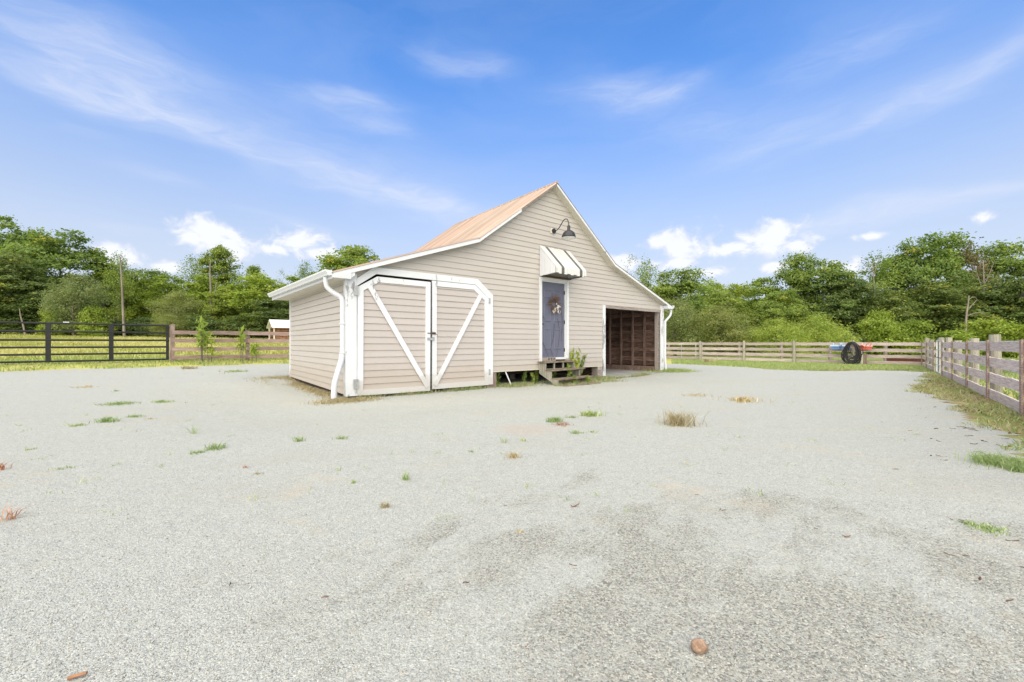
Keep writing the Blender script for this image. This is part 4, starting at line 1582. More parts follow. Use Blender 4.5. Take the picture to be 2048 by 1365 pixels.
shrubs = [
    ('willow', 1548, 637, 30, 130, 'pale willow bush, left of the two round ones behind the back fence'),
    ('willow', 1645, 632, 31, 130, 'pale willow bush, right of the two round ones behind the back fence'),
    ('olive', 1350, 600, 33, 110, 'olive bush right behind the open bay corner of the barn'),
    ('olive', 1440, 612, 33, 130, 'sprawling olive bush left of the pale willow bushes'),
    ('bush_light', 1762, 640, 32, 85, 'round light bush right of the black hose coil'),
    ('bush_light', 1822, 643, 32, 70, 'round light bush left of the fence corner'),
    ('bush_light', 1758, 622, 37, 60, 'bright leafy sapling above the bush right of the hose coil'),
    ('bush_light', 1905, 662, 28, 90, 'low yellow green bush above the near right fence'),
    ('bush_light', 1985, 640, 30, 100, 'tall light bush left of the right photo edge'),
    ('bush_light', 2040, 650, 28, 80, 'light bush at the right photo edge'),
    ('bush_dark', 1700, 668, 33, 60, 'small dark bush straight above the hose coil'),
    ('bush_light', 105, 622, 38, 50, 'bright yellow green bush under the grey green tree, left one'),
    ('bush_light', 190, 614, 38, 52, 'bright yellow green bush under the grey green tree, right one'),
    ('bush_dark', 230, 640, 40, 60, 'dark bush at the foot of the tall bare trunk'),
    ('bush_dark', 30, 640, 39, 90, 'dark bush at the left photo edge above the gate'),
    ('bush_dark', 290, 636, 42, 80, 'dark bush above the right part of the black gate'),
    ('olive', 340, 628, 40, 70, 'grey green bush behind the first wooden fence post'),
    ('bush_dark', 405, 632, 42, 80, 'dark bush behind the first fence bay saplings'),
    ('bush_dark', 470, 634, 43, 80, 'dark bush left of the white roofed shelter'),
    ('bush_dark', 150, 642, 41, 70, 'dark bush above the middle of the black gate'),
    ('bush_dark', 530, 640, 46, 80, 'dark bush right behind the white roofed shelter'),
    ('bush_dark', 2010, 668, 30, 70, 'dark bush low between the light bushes at the right edge'),
    ('bush_dark', 1480, 650, 36, 90, 'dark bush between the olive and the willow bushes'),
]
for key, px, top, Y, wd, lab in shrubs:
    plant_tree(key, px, top, Y, wd, 'wood_shrub', lab, 'shrub', SG)


def snag(name, pts, r, label, branches=(), m=M_PALEBARK):
    """A dead stem: points as (px, py) at one distance."""
    Y = pts[0][2]
    P = [Vector(((px - 1024) / F * y, y, CH + (HY - py) * y / F)) for px, py, y in pts]
    base = P[0].copy()
    base.z = hz_at(base.x, base.y)
    t = thing(name, label, 'dead tree', tuple(base))
    P[0].z = base.z - .2
    MB().tube([p - base for p in curve(P, 3)], [r * (1 - .7 * i / (3 * (len(P) - 1))) for i in range(3 * (len(P) - 1) + 1)], 7).build('trunk', m, t, smooth=True)
    for br in branches:
        Q = [Vector(((px - 1024) / F * y, y, CH + (HY - py) * y / F)) - base for px, py, y in br]
        MB().tube(curve(Q, 3), [r * .4 * (1 - .8 * i / (3 * (len(Q) - 1))) for i in range(3 * (len(Q) - 1) + 1)], 5).build('branch', m, t, smooth=True)
    return t


snag('dead_tree', [(249, 672, 37), (246, 620, 37), (244, 570, 37), (241, 530, 37), (240, 514, 37)], .11, 'tall bare pale trunk standing in front of the left woods')
snag('dead_tree', [(52, 680, 37), (46, 650, 37), (41, 632, 37), (39, 618, 37)], .08, 'short crooked dead stem showing above the black gate')
snag('dead_tree', [(421, 680, 45), (422, 600, 45), (420, 545, 45), (421, 520, 45)], .14, 'pale bare trunk, left of the two below the tall narrow tree')
snag('dead_tree', [(428, 680, 45), (429, 600, 45), (433, 565, 45)], .09, 'pale bare stem, right of the two below the tall narrow tree')
snag('dead_tree', [(1931, 690, 36), (1932, 640, 36), (1936, 610, 36), (1938, 592, 36)], .10, 'broken reddish dead snag above the near right fence',
     [[(1937, 600, 36), (1948, 594, 36), (1958, 604, 36)], [(1934, 632, 36), (1960, 625, 36), (1976, 636, 36)], [(1936, 620, 36), (1950, 604, 36), (1954, 600, 36)]])
snag('dead_tree', [(1964, 690, 40), (1965, 620, 40), (1966, 600, 40), (1968, 570, 40), (1966, 520, 40)], .10, 'forked dead tree with long slanting bough behind the snag',
     [[(1966, 605, 40), (1985, 585, 40), (2003, 566, 40)], [(1967, 585, 40), (1958, 560, 40), (1950, 530, 40)], [(1968, 572, 40), (1980, 545, 40), (1990, 520, 40)]])
snag('dead_tree', [(1748, 690, 41), (1749, 600, 41), (1748, 570, 41), (1745, 530, 41)], .10, 'pale forked dead trunk in the tree right of the hose coil',
     [[(1748, 584, 41), (1738, 570, 41), (1728, 560, 41)], [(1746, 545, 41), (1738, 528, 41), (1722, 520, 41)], [(1747, 550, 41), (1756, 525, 41), (1760, 505, 41)]])


# far woods closing the view behind the trees one can tell apart
def woods(name, pts, m, n, h, size):
    P = np.array(pts)
    seg = np.linalg.norm(np.diff(P, axis=0), axis=1)
    cum = np.concatenate([[0], np.cumsum(seg)])
    s = nrg.uniform(0, cum[-1], n)
    k = np.clip(np.searchsorted(cum, s) - 1, 0, len(seg) - 1)
    t = (s - cum[k]) / seg[k]
    xy = P[k] * (1 - t)[:, None] + P[k + 1] * t[:, None] + nrg.normal(0, 1.6, (n, 2))
    hm = h * (.80 + .11 * np.sin(s * .9) + .09 * np.sin(s * 2.3 + 1))
    z = height(xy[:, 0], xy[:, 1]) + nrg.uniform(0, 1, n) ** .8 * hm
    pos = np.stack([xy[:, 0], xy[:, 1], z], 1)
    nor = nrg.normal(size=(n, 3)) * .8 + np.array([0, -.5, .6])
    o = stuff(name, card_mesh(name, leaf_cards(pos, nor, size * nrg.uniform(.6, 1.3, n), .7), m, np.clip(nrg.beta(2.2, 2.2, n) * (.5 + .5 * z / (hm + z.min() + .1)), 0, 1)))
    return o


woods('far_woods', [(-75, 42), (-50, 52), (-30, 62), (-12, 70), (4, 72)], L_DARK, 36000, 7.0, .75)
woods('far_woods', [(4, 72), (16, 62), (30, 58), (46, 54), (64, 48), (80, 40)], L_DARK, 34000, 7.0, .75)


# young plants in front of the left fence
def sapling(loc, H, n, size, label, name='young_tree', seed=0, m=L_LIGHT, lean=(0, 0), cat='sapling', group=None, top=True):
    g = np.random.default_rng(seed)
    t = thing(name, label, cat, loc, 0, group)
    stems = [(0, 0)] if H < .6 else [(0, 0), (g.uniform(-.15, .15), g.uniform(-.08, .08))]
    mb = MB()
    ctr, nor = [], []
    for sx, sy in stems:
        hh = H * g.uniform(.75, 1.0) if (sx or sy) else H
        P = [Vector((sx + (lean[0] + g.uniform(-.05, .05)) * k / 4, sy + lean[1] * k / 4, hh * k / 4 - .03)) for k in range(5)]
        mb.tube(P, [.012 * (H / 1.2) * (1 - .16 * k) for k in range(5)], 5, cap=False)
        for j in range(n // len(stems)):
            f = g.uniform(.35, 1.02) if top else g.uniform(.05, 1)
            i = min(3, int(f * 4))
            c = P[i].lerp(P[i + 1], min(1, f * 4 - i))
            a = g.uniform(0, 6.28)
            rr = g.uniform(.03, .20) * H * (.9 - .35 * f)
            ctr.append((c.x + math.cos(a) * rr, c.y + math.sin(a) * rr, c.z + g.uniform(-.06, .08) * H))
            nor.append((math.cos(a) * .6, math.sin(a) * .6, g.uniform(.1, .9)))
    mb.build('stem', M_VINE, t)
    ctr, nor = np.array(ctr), np.array(nor)
    sz = size * g.uniform(.6, 1.3, len(ctr))
    from_mesh('leaves', card_mesh('leaves', leaf_cards(ctr, nor, sz, .28, droop=.5), m, g.beta(2.4, 1.8, len(ctr))), t)
    return t


def on_line(px, dvv):
    """Point in direction px at distance dvv behind the barn front line."""
    b = (px - 1024) / F
    Y = (VV0 + dvv) / (b * GV.x + GV.y)
    return b * Y, Y


FV = 20.18 - VV0
for px, H, n, lab, sd, off in [(402, 1.72, 105, 'tall drooping sapling before the first bay of the left wooden fence', 1, -.45),
                               (416, 1.25, 62, 'shorter sapling beside the tall drooping one at the left fence', 5, -.40),
                               (486, 1.36, 56, 'slim sapling just left of the second fence post', 2, -.45),
                               (513, .85, 34, 'thin small sapling right of the second fence post', 3, -.45)]:
    x, y = on_line(px, FV + off)
    sapling((x, y, hz_at(x, y)), H, n, .23, lab, seed=sd, group='saplings before the left fence')

# plants on and below the steps
sapling(tuple(bw(6.33, -.16, .28)), .62, 80, .15, 'leafy green weed growing beside the door at the right of the steps', 'weed_plant', 31, L_LIGHT, cat='weed', top=False)
sapling(tuple(bw(6.55, -.22, .22)), .48, 80, .15, 'pale leafy weed at the right end of the second tread', 'weed_plant', 32, L_OLIVE, (.12, 0), cat='weed', top=False)
sapling(tuple(bw(5.86, -.43, .10)), .40, 70, .13, 'bright green weed coming up through the middle of the steps', 'weed_plant', 33, L_LIGHT, cat='weed', top=False)
sapling(tuple(bw(5.75, -.72, -.08)), .26, 110, .12, 'leafy weed under the lowest treads of the steps', 'weed_plant', 34, L_MID, cat='weed', top=False)
sapling(tuple(bw(6.2, -.80, -.08)), .22, 90, .11, 'small weed at the right of the lowest tread', 'weed_plant', 35, L_MID, cat='weed', top=False)
for u, v_, h, n, lab, sd in [(4.75, .18, .36, 120, 'dark ivy like weed in the gap left of the steps', 41), (4.95, .05, .30, 120, 'leafy weed against the left stringer of the steps', 42),
                             (3.85, .15, .34, 60, 'yellowing weed behind the white pipe below the gable', 43), (3.75, .12, .22, 50, 'low weed beside the brown pier post', 44),
                             (5.25, .25, .34, 110, 'weed in the dark under the top step', 45), (5.9, .2, .34, 110, 'weed in the shade below the door', 46)]:
    sapling(tuple(bw(u, v_, -.06)), h, n, .11, lab, 'weed_plant', sd, L_MID, cat='weed', group='weeds below the barn floor', top=False)


# small weeds standing alone in the gravel
def tuft(px, py, w_px, h_px, m, label, n=60, flat=.2, name='weed_tuft', group=None):
    x, y, z = gp(px, py)
    r = w_px * y / F / 2
    h = max(.025, h_px * y / F * .9)
    t = thing(name, label, 'weed', (x, y, z), 0, group)
    g = nrg
    nb = max(12, n)
    bx_, by_ = g.normal(0, r * .42, nb), g.normal(0, r * .34, nb)
    hh = h * g.uniform(.45, 1.1, nb)
    wd = max(.006, .0016 * y)
    zz = height(x + bx_, y + by_) - z
    vv_ = blades(bx_, by_, hh, wd, .8, z=zz, flat=flat)
    from_mesh('blades', blade_mesh('blades', vv_, m), t)['kind'] = 'stuff'
    return t


GT = 'small weeds scattered over the open gravel'
TUFTS = [
    (238, 809, 66, 10, G_WEED, 'widest green weed mat in the gravel left of the barn', 220, .6),
    (325, 805, 42, 9, G_WEED, 'green weed mat just right of the widest mat', 110, .5),
    (215, 844, 46, 14, G_WEED, 'spiky green tuft below the widest weed mat', 120, .2),
    (156, 852, 32, 8, G_WEED, 'flat pale tuft left of the spiky green one', 70, .5),
    (272, 834, 36, 9, G_WEED, 'dark flat tuft right of the spiky green one', 70, .5),
    (300, 839, 22, 5, G_DRY, 'thin dry wisp beside the dark flat tuft', 30, .6),
    (432, 898, 44, 15, G_WEED, 'bright spiky tuft in the gravel below the barn corner', 110, .2),
    (395, 906, 44, 9, G_WEED, 'flat tuft touching the bright spiky one on its left', 100, .6),
    (386, 868, 10, 22, G_WEED, 'thin upright stalk above the bright spiky tuft', 12, .0),
    (598, 883, 20, 14, G_WEED, 'small spiky tuft in front of the garage doors, left one', 40, .1),
    (683, 878, 32, 11, G_WEED, 'small pale tuft in front of the garage doors, right one', 50, .4),
    (1180, 832, 46, 17, G_WEED, 'largest green weed in the middle of the gravel', 150, .3),
    (1110, 844, 40, 16, G_WEED, 'green weed beside the reddish patch', 130, .3),
    (1143, 836, 24, 8, G_WEED, 'pale tuft between the two green middle weeds', 40, .4),
    (1124, 850, 48, 8, G_RED, 'reddish creeping weed below the green middle weed', 120, .7),
    (1152, 867, 30, 9, G_WEED, 'low green tuft under the largest middle weed', 70, .4),
    (1186, 866, 24, 8, G_WEED, 'faint tuft right of the low green one', 20, .2),
    (1026, 916, 32, 18, G_DRY, 'yellowish tuft in the centre of the gravel', 70, .2),
    (1012, 886, 18, 14, G_WEED, 'thin wispy weed above the yellowish tuft', 14, .0),
    (1046, 883, 14, 9, G_WEED, 'tiny green sprig right of the wispy weed', 16, .1),
    (812, 960, 18, 18, G_WEED, 'yellow green sprig below the garage doors', 34, .0),
    (707, 967, 12, 10, G_WEED, 'tiny sprig left of the yellow green one', 16, .0),
    (771, 1015, 18, 15, G_DRY, 'rusty brown tuft alone in the near gravel', 40, .1),
    (944, 905, 14, 6, G_WEED, 'tiny pale sprig left of the yellowish tuft', 14, .2),
    (1356, 850, 66, 34, G_DRY, 'large dry straw coloured clump right of the centre', 260, .0),
    (1486, 803, 74, 14, G_DRY, 'long yellowish weed patch behind the straw clump', 180, .2),
    (1395, 792, 80, 8, G_DRY, 'faint dry patch left of the long yellowish one', 90, .5),
    (1415, 726, 28, 12, G_DRY, 'brown dry clump in the grass before the back fence', 80, .1),
    (172, 775, 44, 7, G_DRY, 'dry flat patch in the far left gravel', 60, .5),
    (232, 783, 16, 5, G_WEED, 'tiny tuft right of the dry flat far patch', 20, .3),
    (375, 738, 40, 10, G_DRY, 'dry brown tuft at the grass edge below the first fence post', 90, .3),
    (470, 744, 50, 7, G_WEED, 'pale green mat near the barn back corner', 110, .5),
    (515, 949, 22, 8, G_DRY, 'dry brown sprig in the left near gravel', 24, .3),
    (490, 936, 14, 8, G_RED, 'small reddish sprig left of the dry brown one', 16, .2),
    (1978, 1060, 78, 12, G_WEED, 'grass tuft at the right edge below the verge', 170, .4),
    (1935, 1048, 34, 8, G_WEED, 'pale tuft left of the right edge grass tuft', 60, .5),
    (2005, 930, 110, 30, G_WEED, 'wide green grass patch at the right edge of the gravel', 700, .3),
    (2034, 943, 40, 22, G_WEED, 'darker weed on the end of the wide green right patch', 160, .1),
    (18, 1040, 30, 34, G_RED, 'reddish dead weed at the left photo edge', 24, .0),
    (3, 940, 20, 20, G_RED, 'brownish weed cut by the left photo edge', 24, .0),
    (60, 900, 26, 8, G_WEED, 'faint weed near the left photo edge', 24, .4),
    (130, 938, 40, 9, G_WEED, 'faint pale weed below the left tufts', 30, .4),
    (1040, 1065, 10, 5, G_DRY, 'single dry wisp in the middle near gravel', 8, .3),
]
for px, py, w_, h_, m, lab, n, fl in TUFTS:
    tuft(px, py, w_, h_, m, lab, n, fl, group=GT)

# loose stones lying on the packed yard
def stones(n):
    Y = nrg.uniform(7.0 ** -.8, 1.15 ** -.8, n) ** (-1 / .8)
    X = Y * nrg.uniform(-1.28, 1.28, n)
    k = in_yard(X, Y)
    X, Y = X[k], Y[k]
    m = len(X)
    sz = np.minimum(.0019 * nrg.lognormal(0, .33, m) * (1 + .04 * Y), .0048)
    base = np.array([(1, 0, 0), (0, 1, 0), (-1, 0, 0), (0, -1, 0), (0, 0, 1), (0, 0, -.6)], float)
    v = base[None] * nrg.uniform(.6, 1.35, (m, 6, 1)) + nrg.normal(0, .16, (m, 6, 3))
    a = nrg.uniform(0, 6.28, m)
    ca, sa = np.cos(a)[:, None], np.sin(a)[:, None]
    x, y = v[..., 0] * 1.25, v[..., 1] * .85
    v = np.stack([x * ca - y * sa, x * sa + y * ca, v[..., 2] * .7], 2) * sz[:, None, None]
    v += np.stack([X, Y, height(X, Y) + sz * .30], 1)[:, None]
    tri = np.array([(0, 1, 4), (1, 2, 4), (2, 3, 4), (3, 0, 4), (1, 0, 5), (2, 1, 5), (3, 2, 5), (0, 3, 5)])
    me = bpy.data.meshes.new('loose_stones')
    me.vertices.add(m * 6)
    me.vertices.foreach_set('co', v.reshape(-1))
    idx = (np.arange(m)[:, None, None] * 6 + tri[None]).reshape(-1)
    me.loops.add(len(idx))
    me.loops.foreach_set('vertex_index', idx.astype(np.int32))
    me.polygons.add(m * 8)
    me.polygons.foreach_set('loop_start', (np.arange(m * 8) * 3).astype(np.int32))
    at = me.attributes.new('tint', 'FLOAT', 'FACE')
    at.data.foreach_set('value', np.repeat(nrg.uniform(0, 1, m), 8).astype(np.float32))
    mt = bpy.data.materials.new('stone_chips')
    mt.use_nodes = True
    N = Nodes(mt.node_tree)
    b = mt.node_tree.nodes['Principled BSDF']
    b.inputs['Roughness'].default_value = .85
    av = N.new('ShaderNodeAttribute', attribute_name='tint')
    N.l.new(N.ramp(av.outputs['Fac'], [(0, (.19, .19, .185)), (.2, (.31, .31, .30)), (.55, (.44, .44, .42)), (.86, (.58, .58, .56)), (.95, (.50, .41, .31)), (1, (.74, .73, .70))]), b.inputs['Base Color'])
    me.materials.append(mt)
    me.update(calc_edges=True)
    me.validate()
    stuff('loose_stones', me)


stones(60000)
# faint sprigs between the weeds one can tell apart
sx_, sy_ = [], []
for _ in range(330):
    Y = rnd.uniform(2.4, 17)
    X = Y * rnd.uniform(-1.2, 1.0)
    if rnd.random() > .35 + .6 * float(patchy(np.array([X]), np.array([Y]), .9)[0]):
        continue
    n = rnd.randint(3, 9)
    sx_ += [X + rnd.gauss(0, .03) for _ in range(n)]
    sy_ += [Y + rnd.gauss(0, .03) for _ in range(n)]
sx_, sy_ = np.array(sx_), np.array(sy_)
uu = (sx_ - A0.x) * GU.x + (sy_ - A0.y) * GU.y
wv = (sx_ - A0.x) * GV.x + (sy_ - A0.y) * GV.y
k = in_yard(sx_, sy_) & ~((uu > -.2) & (uu < 11.4) & (wv > -.1))
stuff('sparse_sprigs', blade_mesh('sparse_sprigs', blades(sx_[k], sy_[k], nrg.uniform(.015, .055, k.sum()), .005, 1.1, flat=.4), G_WEED, nrg.beta(2, 1.3, k.sum())))

# ------------------------------------------------------------------ fences
def board_mesh(L, h, th, m, seed, name='rail', sag=.008):
    """A weathered board along +x with a slightly uneven edge."""
    g = random.Random(seed)
    mb = MB()
    k = 6
    for i in range(k + 1):
        x = L * i / k
        d = g.uniform(-sag, sag)
        t0, t1 = d + g.uniform(-.004, .004), d + g.uniform(-.004, .004)
        mb.v += [(x, -th / 2, -h / 2 + t0), (x, th / 2, -h / 2 + t0), (x, th / 2, h / 2 + t1), (x, -th / 2, h / 2 + t1)]
    for i in range(k):
        a, b = i * 4, i * 4 + 4
        for j in range(4):
            mb.f.append((a + j, a + (j + 1) % 4, b + (j + 1) % 4, b + j))
    mb.f.append((3, 2, 1, 0))
    e = k * 4
    mb.f.append((e, e + 1, e + 2, e + 3))
    return mb.mesh(name, m)


def rails(parent, a, b, zs, h, m, seed, th=.03, off=0.0):
    """Boards of one bay between two fence points; heights above the ground line."""
    a, b = Vector(a), Vector(b)
    d = b - a
    L = d.length
    for k, z in enumerate(zs):
        o = from_mesh('rail', board_mesh(L - .006, h, th, m, seed * 7 + k), parent)
        n = Vector((-d.y, d.x, 0)).normalized() * off
        o.location = Vector((a.x, a.y, a.z + z)) + n
        o.rotation_euler = (rnd.uniform(-.02, .02), -math.atan2(d.z, math.hypot(d.x, d.y)) + rnd.uniform(-.004, .004), math.atan2(d.y, d.x))


def post(parent, p, h, m, w=.10, rz=0.0, name='post', round_=False, depth=.3):
    mb = MB()
    if round_:
        mb.tube([(0, 0, -depth), (0, 0, h * .5), (rnd.uniform(-.01, .01), rnd.uniform(-.01, .01), h)], [w / 2, w / 2 * .98, w / 2 * .95], 12)
    else:
        mb.box(-w / 2, w / 2, -w / 2, w / 2, -depth, h)
    o = mb.build(name, m, parent, bevel=0 if round_ else .006)
    o.location = p
    o.rotation_euler = (rnd.uniform(-.012, .012), rnd.uniform(-.012, .012), rz)
    return o


# left board fence with the black pipe gate
lf = thing('board_fence', 'brown four board fence running from the black gate behind the barn', 'fence')
pts = []
t0 = Vector((*on_line(344, FV), 0))
for k in range(8):
    p = t0 + GU * (2.40 * k)
    pts.append(Vector((p.x, p.y, hz_at(p.x, p.y))))
for i, p in enumerate(pts):
    post(lf, p - GV * 0.0, 1.40 if i == 0 else 1.22, M_POSTBROWN, .15 if i == 0 else .13, RZ)
for i in range(len(pts) - 1):
    rails(lf, pts[i] + Vector((0, 0, -.03)), pts[i + 1] + Vector((0, 0, -.03)), (.19, .50, .82, 1.13), .145, M_RAILDARK, i, off=.0 if False else -.085)
gt = thing('pipe_gate', 'black six rail pipe gate at the left photo edge', 'gate')
ga = t0 - GU * .13
gb = t0 - GU * 4.66
gz = hz_at(t0.x, t0.y) + .08


def gpt(s, z):
    p = ga.lerp(gb, s)
    return Vector((p.x, p.y, gz + z))


for z in (.02, .25, .48, .72, 1.00, 1.27):
    MB().tube([gpt(0, z), gpt(1, z)], 0.032, 8).build('rail', M_BLACKPIPE, gt)
for s in (0, .335, .665, 1.0):
    p0, p1 = gpt(s, 0), gpt(s, 1.30 if s == 0 else 1.27)
    MB().beam(p0, p1, .09 if s in (0, 1.0) else .12, .05, up=tuple(GV)).build('upright', M_BLACKPIPE, gt)
MB().box(-.1, .1, -.03, .03, -.03, .03).build('latch', M_BLACKPIPE, gt).location = gpt(0.01, .72)
MB().tube([gpt(.56, 1.31), gpt(.59, 1.31)], .02, 6).build('tag', M_WHITEMETAL, gt)

# back fence
D2 = Vector((.70, -.714, 0)).normalized()
C0 = Vector((18.38, 18.8, 0))
bf = thing('board_fence', 'pale four board fence along the back of the yard', 'fence')
bp_ = []
for k in range(9):
    p = C0 - D2 * (2.44 * k)
    bp_.append(Vector((p.x, p.y, hz_at(p.x, p.y))))
for i, p in enumerate(bp_):
    if i == 0:
        continue
    post(bf, p, 1.17, M_POST, .13, 0, round_=True)
for i in range(len(bp_) - 1):
    a, b = bp_[i + 1].copy(), bp_[i].copy()
    rails(bf, a, b, (.12, .42, .71, 1.00), .145, M_RAIL, 40 + i, off=.085)
# second board fence of the next paddock
sf = thing('board_fence', 'second board fence just beyond the back fence', 'fence')
sp_ = []
OFF2 = Vector((.714, .70, 0)) * 4.2
for k in range(9):
    p = C0 - D2 * (2.44 * k - .9) + OFF2
    sp_.append(Vector((p.x, p.y, hz_at(p.x, p.y))))
for p in sp_:
    post(sf, p, 1.12, M_GREYWOOD, .12, 0)
for i in range(len(sp_) - 1):
    rails(sf, sp_[i + 1], sp_[i], (.25, .61, .97), .12, M_RAIL, 70 + i, off=.08)

# right fence
D3 = Vector((-.654, -.756, 0)).normalized()
N3 = Vector((.756, -.654, 0)).normalized()       # away from the yard
rf = thing('board_fence', 'weathered board fence receding along the right of the gravel', 'fence')
ts = [0, 2.3, 5.0, 7.55, 9.81, 12.25, 14.6, 17.0, 19.4, 21.8]


def rp(t, off=0.0):
    p = C0 + D3 * t + N3 * off
    return Vector((p.x, p.y, hz_at(p.x, p.y)))


for i, (a, b) in enumerate(zip(ts, ts[1:])):
    if i == 2:
        continue
    rails(rf, rp(a), rp(b), (.12, .42, .71, .99), .165, M_ROUGHRAIL_LIFTED, 100 + i)
for t in ts:
    MB().box(-.055, .055, -.012, .012, -.05, 1.10).build('batten', M_RAILDARK, rf).matrix_local = Matrix.Translation(rp(t, -.032)) @ Matrix.Rotation(math.atan2(D3.y, D3.x), 4, 'Z')
for t, h in ((.25, 1.26), (2.2, 1.18), (4.9, 1.2), (5.35, 1.24), (7.5, 1.22), (9.4, 1.12), (11.9, 1.16), (14.25, 1.21), (17.1, 1.2), (19.5, 1.2)):
    post(rf, rp(t, .13), h, M_POST, .165, round_=True)
wg = thing('walk_gate', 'narrow galvanised tube gate in the right fence', 'gate')
g0, g1 = rp(5.45, .02), rp(7.3, .02)
mb = MB()


def gg(s, z):
    p = g0.lerp(g1, s)
    return (p.x, p.y, p.z + z)


MB().tube([gg(0, .05), gg(0, 1.12), gg(1, 1.12), gg(1, .05), gg(0, .05)], .022, 8).build('frame', M_GATE, wg)
for z in (.3, .55, .82):
    MB().tube([gg(0, z), gg(1, z)], .014, 8).build('crossbar', M_GATE if z != .55 else M_RUSTYIRON, wg)
MB().tube([gg(.5, .05), gg(.5, 1.12)], .014, 8).build('crossbar', M_GATE, wg)
# wire mesh panel beyond
wp = thing('wire_panel', 'wire mesh panel with tube rails beyond the right fence', 'fence')


def wpt(t, z):
    p = rp(t, .75)
    return (p.x, p.y, p.z + z)


MB().tube([wpt(5.6, 1.08), wpt(20, 1.06)], .022, 8).build('top_rail', M_GATE, wp)
MB().tube([wpt(5.6, .40), wpt(20, .40)], .016, 8).build('lower_rail', M_GALV, wp)
mb = MB()
t = 13.6
while t < 20:
    mb.tube([wpt(t, .06), wpt(t, 1.06)], .0035, 4, cap=False)
    t += .16
for z in (.55, .68, .80, .92):
    mb.tube([wpt(13.6, z), wpt(20, z)], .0035, 4, cap=False)
mb.build('wire_mesh', M_GALV, wp)
for t in (12.9, 15.9, 18.9):
    MB().tube([wpt(t, -.2), wpt(t, 1.12)], .025, 8).build('tube_post', M_GATE, wp)
# tube gate behind the far end of the back fence
tg = thing('paddock_gate', 'pale tube gate behind the far end of the back fence', 'gate')
ga2, gb2 = bp_[4] - D2 * .55 + Vector((.5, .5, 0)), bp_[4] - D2 * 2.6 + Vector((.5, .5, 0))


def tgp(s, z):
    p = ga2.lerp(gb2, s)
    return (p.x, p.y, hz_at(p.x, p.y) + z)


MB().tube(curve([tgp(0, .1), tgp(0, .9), tgp(.06, .97), tgp(.94, .97), tgp(1, .9), tgp(1, .1)], 4), .022, 8).build('frame', M_WHITEMETAL, tg)
MB().tube([tgp(.45, .1), tgp(.45, .97)], .018, 8).build('brace_tube', M_WHITEMETAL, tg)
for z in (.35, .62):
    MB().tube([tgp(0, z), tgp(1, z)], .016, 8).build('crossbar', M_WHITEMETAL, tg)


# things hung on the back fence
def back_pt(px, off, z):
    """Point in front of the back fence, in direction px; off metres to the yard side of the fence line."""
    n = Vector((-.714, -.70, 0))
    b = (px - 1024) / F
    P = C0 + n * off
    # P - D2*t : (P.x - D2.x t) = b (P.y - D2.y t)
    t = (P.x - b * P.y) / (D2.x - b * D2.y)
    p = P - D2 * t
    return Vector((p.x, p.y, hz_at(p.x, p.y) + z))


RB = math.atan2(D2.y, D2.x)


def trough(px, m, ml, label, rot):
    p = back_pt(px, .22, .74)
    t = thing('feed_trough', label, 'trough', tuple(p), RB, 'plastic troughs hung on the back fence')
    mb = MB()
    a, b, h = .23, .19, .19
    mb.v += [(-b, -.10, 0), (b, -.10, 0), (b, .10, 0), (-b, .10, 0), (-a, -.14, h), (a, -.14, h), (a, .14, h), (-a, .14, h),
             (-a + .02, -.12, h), (a - .02, -.12, h), (a - .02, .12, h), (-a + .02, .12, h), (-b + .02, -.08, .02), (b - .02, -.08, .02), (b - .02, .08, .02), (-b + .02, .08, .02)]
    mb.f += [(3, 2, 1, 0)] + [(i, (i + 1) % 4, 4 + (i + 1) % 4, 4 + i) for i in range(4)] + [(4 + i, 4 + (i + 1) % 4, 8 + (i + 1) % 4, 8 + i) for i in range(4)] + [(8 + i, 8 + (i + 1) % 4, 12 + (i + 1) % 4, 12 + i) for i in range(4)] + [(12, 13, 14, 15)]
    mb.build('tub', m, t)
    MB().box(-a - .01, a + .01, -.16, -.141, h - .05, h + .02).box(-a - .01, a + .01, .141, .155, h - .05, h + .03).build('rim', ml, t)
    for s in (-.14, .14):
        MB().box(s - .02, s + .02, .10, .17, h + .02, h + .13).build('hook', ml, t)
    return t


trough(1673, M_BLUE, M_BLUELID, 'blue plastic trough on the back fence, left one of two', 0)
trough(1690, M_BLUE, M_BLUELID, 'blue plastic trough next to the black hose coil', 0)
trough(1732, M_RED, M_REDLID, 'red plastic trough on the back fence right of the hose', 0)
ph = back_pt(1704, .50, 0)
hs = thing('hose_coil', 'big black hose coil hung on the back fence post', 'hose', tuple(ph), RB)
for k in range(20):
    g = random.Random(k)
    rx, rz = g.uniform(.17, .36), g.uniform(.34, .53)
    cxh, czh = g.uniform(-.05, .05), 1.08 - rz + g.uniform(-.05, .03)
    sag, ph_ = g.uniform(-.10, .10), g.uniform(0, 6.28)
    loop = []
    for i_ in range(41):
        a = 2 * math.pi * i_ / 40
        wob = 1 + .06 * math.sin(3 * a + ph_)
        loop.append((cxh + rx * wob * math.cos(a) * (1 - .22 * math.sin(a)) + sag * (1 - math.sin(a)) * .4, -.02 - g.uniform(0, .16) * 0 - .009 * k + .03 * math.sin(2 * a + ph_), max(.03, czh + rz * math.sin(a))))
    MB().tube(loop, .0165, 6, cap=False).build('hose_loop', M_HOSE, hs, smooth=True)
MB().tube(curve([(-.2, -.1, .9), (.0, -.1, .55), (.12, -.1, .3), (.22, -.12, .10), (.2, -.2, .03), (-.16, -.2, .03), (-.28, -.15, .06)], 5), .018, 6).build('hose_tail', M_HOSE, hs, smooth=True)
MB().box(-.06, .06, .0, .10, .80, 1.12).build('hanger_board', M_RAIL, hs)
pr_ = back_pt(1724, .30, 0)
rh = thing('red_hose', 'small red hose coil on the pale post beside the black coil', 'hose', tuple(pr_), RB)
